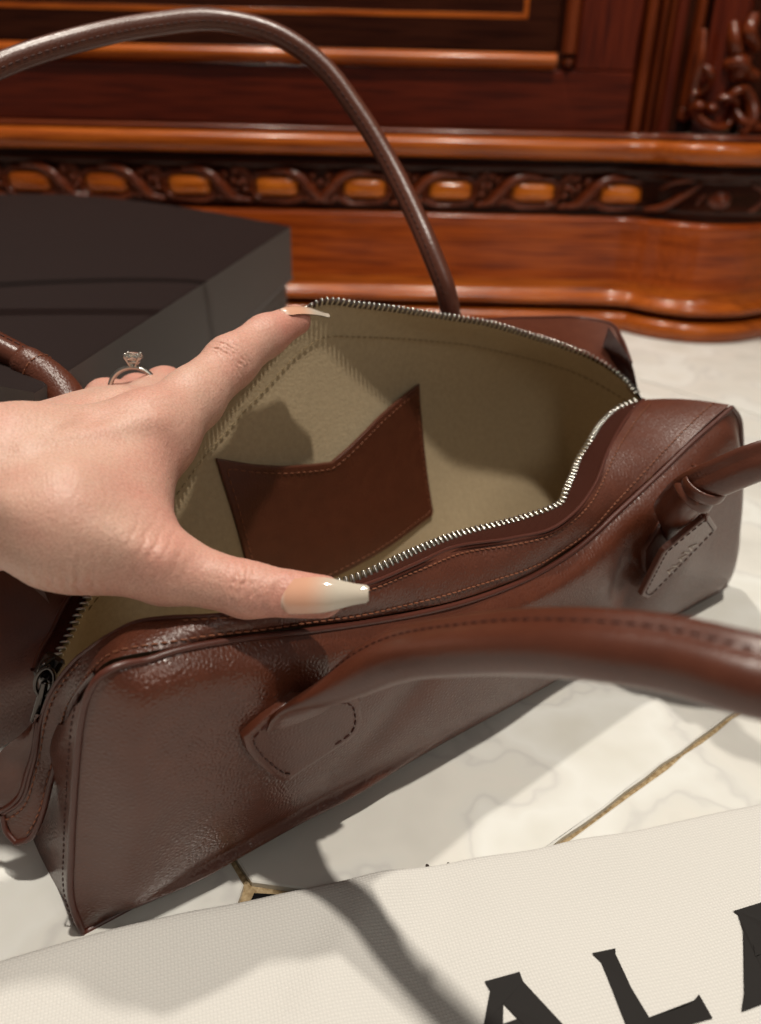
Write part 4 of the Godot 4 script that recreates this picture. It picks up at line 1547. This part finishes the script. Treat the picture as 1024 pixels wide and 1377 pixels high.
func hand() -> void:
	var at := V(-116, 0, -202)
	var t := thing("person", "left hand with long pale nails holding the handbag's zip open", "person", at)
	var F2 := V(-198.4, 88.4, -152.3)
	var F1 := V(-149.7, 115.8, -179.8)
	var W := V(-115.9, 131.0, -202.1)
	var CMC := V(-87.0, 127.1, -190.0)
	var tMCP := V(-61.3, 115.7, -187.0)
	var tIP := V(-37.2, 109.3, -186.0)
	var tTip := V(-16.0, 108.4, -184.4)
	var iB := V(-106.2, 135.2, -212.1)
	var iMCP := V(-74.8, 137.3, -233.3)
	var iPM := V(-65.7, 143.1, -252.0)
	var iPIP := V(-55.9, 150.4, -273.7)
	var iDIP := V(-45.4, 155.8, -291.0)
	var iTip := V(-35.0, 159.5, -303.0)
	var mB := V(-119.3, 127.1, -228.2)
	var mMCP := V(-90.6, 133.4, -251.6)
	var mPIP := V(-90.3, 128.6, -305.2)
	var mDIP := V(-88.8, 96.8, -322.7)
	var mTip := V(-92.6, 70.9, -314.0)
	var rB := V(-125.6, 123.8, -235.4)
	var rMCP := V(-100.2, 131.2, -258.3)
	var rPIP := V(-105.5, 123.1, -315.9)
	var rDIP := V(-105.1, 91.9, -324.7)
	var rTip := V(-104.5, 67.6, -312.3)
	var pB := V(-130.0, 121.2, -238.6)
	var pMCP := V(-110.9, 127.6, -262.1)
	var pPIP := V(-112.7, 127.1, -297.7)
	var pDIP := V(-113.0, 101.2, -310.3)
	var pTip := V(-113.2, 80.1, -301.8)
	var D1 := V(-81.7, 125.5, -200.4)
	var D2 := V(-78.4, 127.9, -215.1)
	var W1 := V(-79.0, 131.2, -224.6)
	var W2 := V(-77.0, 125.5, -209.4)
	var W3 := V(-70.0, 121.2, -196.0)
	var nI0 := V(-39.8, 166.1, -296.9)
	var nI1 := V(-23.0, 161.0, -311.7)
	var nT0 := V(-28.2, 112.5, -178.6)
	var nT1 := V(-2.9, 115.8, -175.8)
	var wr1 := V(-82.3, 128.7, -172.8)
	var wr2 := V(-59.2, 126.5, -179.6)
	var wr3 := V(-37.9, 114.4, -179.1)
	var wr4 := V(-54.7, 155.0, -266.0)
	# forearm, wrist, palm
	bone(F2, F1, 25, 21)
	bone(F1, W, 21, 17.8)
	bone(W, CMC, 17.3, 15.5, 0.012)
	bone(W, iB, 17.3, 16, 0.012)
	bone(iB, iMCP, 15.5, 11.8, 0.012)
	bone(mB, mMCP, 14, 12.2, 0.012)
	bone(rB, rMCP, 15, 11.5, 0.012)
	bone(pB, pMCP, 14, 10.5, 0.012)
	bone(CMC, D1, 14.5, 12.5, 0.014)
	bone(D1, iMCP, 13, 10.5, 0.014)
	bone(D1, D2, 12, 6.5, 0.012)
	bone(W1, W2, 6.6, 6.2, 0.012)
	bone(W2, W3, 6.2, 7.5, 0.012)
	# thumb
	bone(CMC, tMCP, 15, 10.2, 0.010)
	bone(tMCP, tIP, 9.6, 7.5, 0.005)
	bone(tIP, tTip, 7.7, 6.3, 0.004)
	# fingers
	bone(iMCP, iPM, 11.6, 10.1, 0.007)
	bone(iPM, iPIP, 10.1, 9.1, 0.005)
	bone(iPIP, iDIP, 9.2, 7.5, 0.004)
	bone(iDIP, iTip, 7.6, 6.1, 0.004)
	for c in [[mMCP, mPIP, mDIP, mTip, 10.6], [rMCP, rPIP, rDIP, rTip, 9.6], [pMCP, pPIP, pDIP, pTip, 8.9]]:
		var r: float = c[4]
		bone(c[0], c[1], r, r - 1.2, 0.005)
		bone(c[1], c[2], r - 1.1, r - 2.2, 0.003)
		bone(c[2], c[3], r - 2.2, r - 3.2, 0.003)
	var lo := Vector3(1, 1, 1)
	var hi := -lo
	for i in bone_a.size():
		for p in [bone_a[i], bone_a[i] + bone_d[i]]:
			lo = lo.min(p - Vector3.ONE * 0.034)
			hi = hi.max(p + Vector3.ONE * 0.034)
	var made := flesh(0.00135, lo, hi)
	var v: PackedVector3Array = made[0]
	var ix: PackedInt32Array = made[1]
	var finer := halved(v, ix)
	v = finer[0]
	ix = finer[1]
	var n := smooth_normals(v, ix)
	# creases: [where, across which direction, spacing, depth, reach along, reach around]
	var creases := [
		[wr1 + V(2, -10, 0), (W - tMCP).normalized(), 0.0031, 0.0006, 0.012, 0.009],
		[wr2 + V(-3, -4, 0), (tIP - CMC).normalized(), 0.0033, 0.00028, 0.010, 0.009],
		[wr3, (tTip - tMCP).normalized(), 0.0021, 0.00075, 0.0040, 0.0075],
		[nT0 + (tIP - tTip).normalized() * 0.0035, (tTip - tIP).normalized(), 0.0012, 0.00016, 0.0028, 0.006],
		[wr4, (iDIP - iPM).normalized(), 0.0021, 0.00075, 0.0045, 0.0085],
		[iDIP + V(0, 6, 4), (iTip - iPIP).normalized(), 0.0016, 0.00022, 0.003, 0.006],
		[W3 + V(2, 3, 6), (tIP - CMC).normalized(), 0.0037, 0.00022, 0.008, 0.008]]
	# tendons and hollows: [from, to, height, width]
	var ridges := [[V(-98.0, 145.0, -196.9), V(-71.1, 144.6, -223.0), 0.0023, 0.0042], [V(-95.9, 138.1, -179.3), V(-59.3, 124.0, -178.9), 0.0022, 0.005], [V(-94.1, 151.9, -200.4), V(-88.2, 142.4, -236.0), 0.0010, 0.0026], [V(-70.3, 139.7, -188.6), V(-70.3, 139.7, -188.6) + V(1, 0, 0), -0.0016, 0.012], [iMCP + V(-2, 8, 8), iMCP + V(0, 9, 6), 0.0012, 0.008]]
	var wob := FastNoiseLite.new()
	wob.frequency = 0.12
	wob.seed = 9
	var soft := FastNoiseLite.new()
	soft.frequency = 0.06
	soft.seed = 12
	var red := [[iPIP, 0.011, 0.8], [iTip, 0.014, 1.0], [iDIP, 0.010, 0.5], [tIP, 0.012, 0.8], [tTip, 0.012, 1.0], [tMCP, 0.018, 0.5], [iMCP, 0.016, 0.5], [mPIP, 0.014, 0.8], [rPIP, 0.02, 0.6], [pPIP, 0.014, 0.7], [W2, 0.014, 0.7], [W3, 0.012, 0.6]]
	var col := PackedColorArray()
	var pale := Color(0.65, 0.415, 0.33)
	var pink := Color(0.62, 0.295, 0.235)
	for i in v.size():
		var p := v[i]
		var d := 0.0
		for c in creases:
			var w: Vector3 = p - c[0]
			var ax: float = w.dot(c[1])
			var off: float = (w - c[1] * ax).length()
			if absf(ax) > c[4] * 2.0 or off > c[5] * 2.0:
				continue
			var q: float = ax + 0.0016 * wob.get_noise_3d(p.x * 1300, p.y * 1300, p.z * 1300)
			var g := 0.5 + 0.5 * cos(TAU * q / c[2])
			d -= c[3] * (pow(g, 4.0) * 1.5 - 0.3) * exp(-pow(ax / c[4], 2)) * exp(-pow(off / c[5], 2)) * (0.75 + 0.6 * soft.get_noise_3d(p.x * 1500, p.y * 1500, p.z * 1500))
		for c in ridges:
			var q := Geometry3D.get_closest_point_to_segment(p, c[0], c[1])
			var m: float = p.distance_squared_to(q) / (c[3] * c[3])
			if m < 6.0:
				d += c[2] * exp(-m)
		var nr := p.distance_to(nT0 + (tTip - tIP).normalized() * 0.0045)
		if (p - nT0).dot(tTip - tIP) < 0.00006:
			d += 0.0005 * exp(-pow((nr - 0.0072) / 0.0012, 2))
		d += 0.00028 * soft.get_noise_3d(p.x * 1000, p.y * 1000, p.z * 1000) + 0.00006 * wob.get_noise_3d(p.x * 9000, p.y * 9000, p.z * 9000)
		v[i] = p + n[i] * d
		var r := 0.16 + 0.5 * soft.get_noise_3d(p.x * 700, p.y * 700, p.z * 700) + 0.12 * wob.get_noise_3d(p.x * 2500, p.y * 2500, p.z * 2500)
		for c in red:
			r += c[2] * exp(-(p - c[0]).length_squared() / (c[1] * c[1]))
		col.append(pale.lerp(pink, clampf(r, 0, 1)))
	n = smooth_normals(v, ix)
	for i in v.size():
		v[i] -= at
	put("body", arrays_mesh(v, n, PackedVector2Array(), ix, col), M.skin, t)
	# nails: [from, to, half width at the root, at the tip, facing, arch]
	nail(t, at, nT0, nT1, 0.0051, 0.0025, (Vector3(0, 0.23, 0) - nT0).normalized() + Vector3(0, 0.25, 0), 0.0022)
	nail(t, at, nI0, nI1, 0.0048, 0.0024, Vector3(0.05, 1.0, -0.05), 0.0020)

func nail(t: Node3D, at: Vector3, a: Vector3, b: Vector3, w0: float, w1: float, facing: Vector3, arch: float) -> void:
	var along := b - a
	var f := (facing - along.normalized() * facing.dot(along.normalized())).normalized()
	var side := f.cross(along).normalized()
	var rows_n := 40
	var cols := 15
	var v := PackedVector3Array()
	var n := PackedVector3Array()
	var ix := PackedInt32Array()
	var col := PackedColorArray()
	var rows := []
	for layer in 2:
		for j in rows_n:
			var s := pow(j / (rows_n - 1.0), 1.35)
			var half := lerpf(w0, w1, smoothstep(0.42, 1.0, s)) * (0.93 + 0.07 * smoothstep(0.0, 0.3, s))
			# rounded root
			half *= sqrt(clampf(1.0 - pow(maxf(0.0, 0.14 - s) / 0.14, 2.0), 0.0025, 1.0))
			if s > 0.96:
				half *= 1.0 - 0.25 * pow((s - 0.96) / 0.04, 2)
			var r := PackedVector3Array()
			for i in cols:
				var u := i / (cols - 1.0) * 2.0 - 1.0
				var bend := 0.0012 * sin(PI * minf(s * 1.1, 1.0)) - 0.0006 * s - 0.0014 * pow(1.0 - s, 6)
				var h := -arch * u * u * (half / w0) + bend
				if layer == 1:
					h -= 0.0005
				r.append(a + along * s + side * half * u + f * h - at)
			rows.append(r)
	for layer in 2:
		var part := rows.slice(layer * rows_n, layer * rows_n + rows_n)
		var nn := normals_of(part)
		var base := v.size()
		for j in rows_n:
			for i in cols:
				v.append(part[j][i])
				var k: Vector3 = nn[j][i]
				n.append(k if (k.dot(f) > 0) == (layer == 0) else -k)
				var s := pow(j / (rows_n - 1.0), 1.35)
				var mid := Color(0.62, 0.34, 0.23)
				var tip := Color(0.53, 0.47, 0.385)
				col.append(Color(0.70, 0.52, 0.43).lerp(mid, smoothstep(0.03, 0.10, s)).lerp(tip, smoothstep(0.28, 0.7, s)))
		for j in rows_n - 1:
			for i in cols - 1:
				var p := base + j * cols + i
				ix.append_array([p, p + 1, p + cols, p + 1, p + cols + 1, p + cols] if layer == 0 else [p, p + cols, p + 1, p + 1, p + cols, p + cols + 1])
	# close the rim
	var ring_ix := []
	for i in cols:
		ring_ix.append((rows_n - 1) * cols + i)
	for i in cols - 1:
		var p: int = ring_ix[i]
		var q: int = ring_ix[i + 1]
		var off := rows_n * cols
		ix.append_array([p, p + off, q, q, p + off, q + off])
	for j in rows_n - 1:
		for e in [0, cols - 1]:
			var p: int = j * cols + e
			var q: int = p + cols
			var off := rows_n * cols
			ix.append_array([p, q, p + off, q, q + off, p + off])
	put("fingernail", arrays_mesh(v, n, PackedVector2Array(), ix, col), M.nail, t)

# ------------------------------------------------------------------ ring
func ring() -> void:
	var c := V(-97.9, 133.1, -290.1)
	var axis := (V(-105.5, 123.1, -315.9) - V(-100.2, 131.2, -258.3)).normalized()
	var up := Vector3(0.05, 1.0, -0.02)
	up = (up - axis * up.dot(axis)).normalized()
	var side := axis.cross(up).normalized()
	var t := thing("ring", "silver solitaire ring with a clear faceted stone on a finger", "ring", c)
	var loop := PackedVector3Array()
	for i in 65:
		var a := TAU * i / 64.0
		loop.append((side * cos(a) + up * sin(a)) * 0.0093)
	put("band", tube(loop, func(q): return Vector2(0.0010, 0.0011 + 0.0004 * sin(TAU * q)), 12, axis, false), M.steel, t)
	var seat := up * 0.0135
	# stone: brilliant cut, flat facets
	var st := SurfaceTool.new()
	st.begin(Mesh.PRIMITIVE_TRIANGLES)
	st.set_smooth_group(-1)
	var r0 := 0.0040
	var rings := []
	for q in [[0.0, -0.0026, 0.0], [1.0, -0.0002, 0.0], [1.0, 0.0002, 0.0], [0.82, 0.0009, 0.5], [0.56, 0.0014, 0.0]]:
		var pts := PackedVector3Array()
		for k in 8:
			var a: float = TAU * (k + q[2]) / 8.0
			pts.append(seat + (side * cos(a) + axis * sin(a)) * r0 * q[0] + up * q[1])
		rings.append(pts)
	for j in rings.size() - 1:
		for k in 8:
			var k2 := (k + 1) % 8
			for p in [rings[j][k], rings[j + 1][k], rings[j][k2], rings[j][k2], rings[j + 1][k], rings[j + 1][k2]]:
				st.add_vertex(p)
	for k in range(1, 7):
		for p in [rings[4][0], rings[4][k + 1], rings[4][k]]:
			st.add_vertex(p)
	st.generate_normals()
	put("stone", st.commit(), M.gem, t)
	for k in 4:
		var a := TAU * (k + 0.5) / 4.0
		var d := side * cos(a) + axis * sin(a)
		put("prong", tube(smooth(PackedVector3Array([up * 0.0096 + d * 0.0012, seat + d * 0.0031 - up * 0.001, seat + d * 0.0038, seat + d * 0.0032 + up * 0.0011]), 12), same(0.00045), 8, axis), M.steel, t)
	var basket := PackedVector3Array()
	for i in 25:
		var a := TAU * i / 24.0
		basket.append(up * 0.0115 + (side * cos(a) + axis * sin(a)) * 0.0022)
	put("setting", tube(basket, same(0.0005), 8, up, false), M.steel, t)
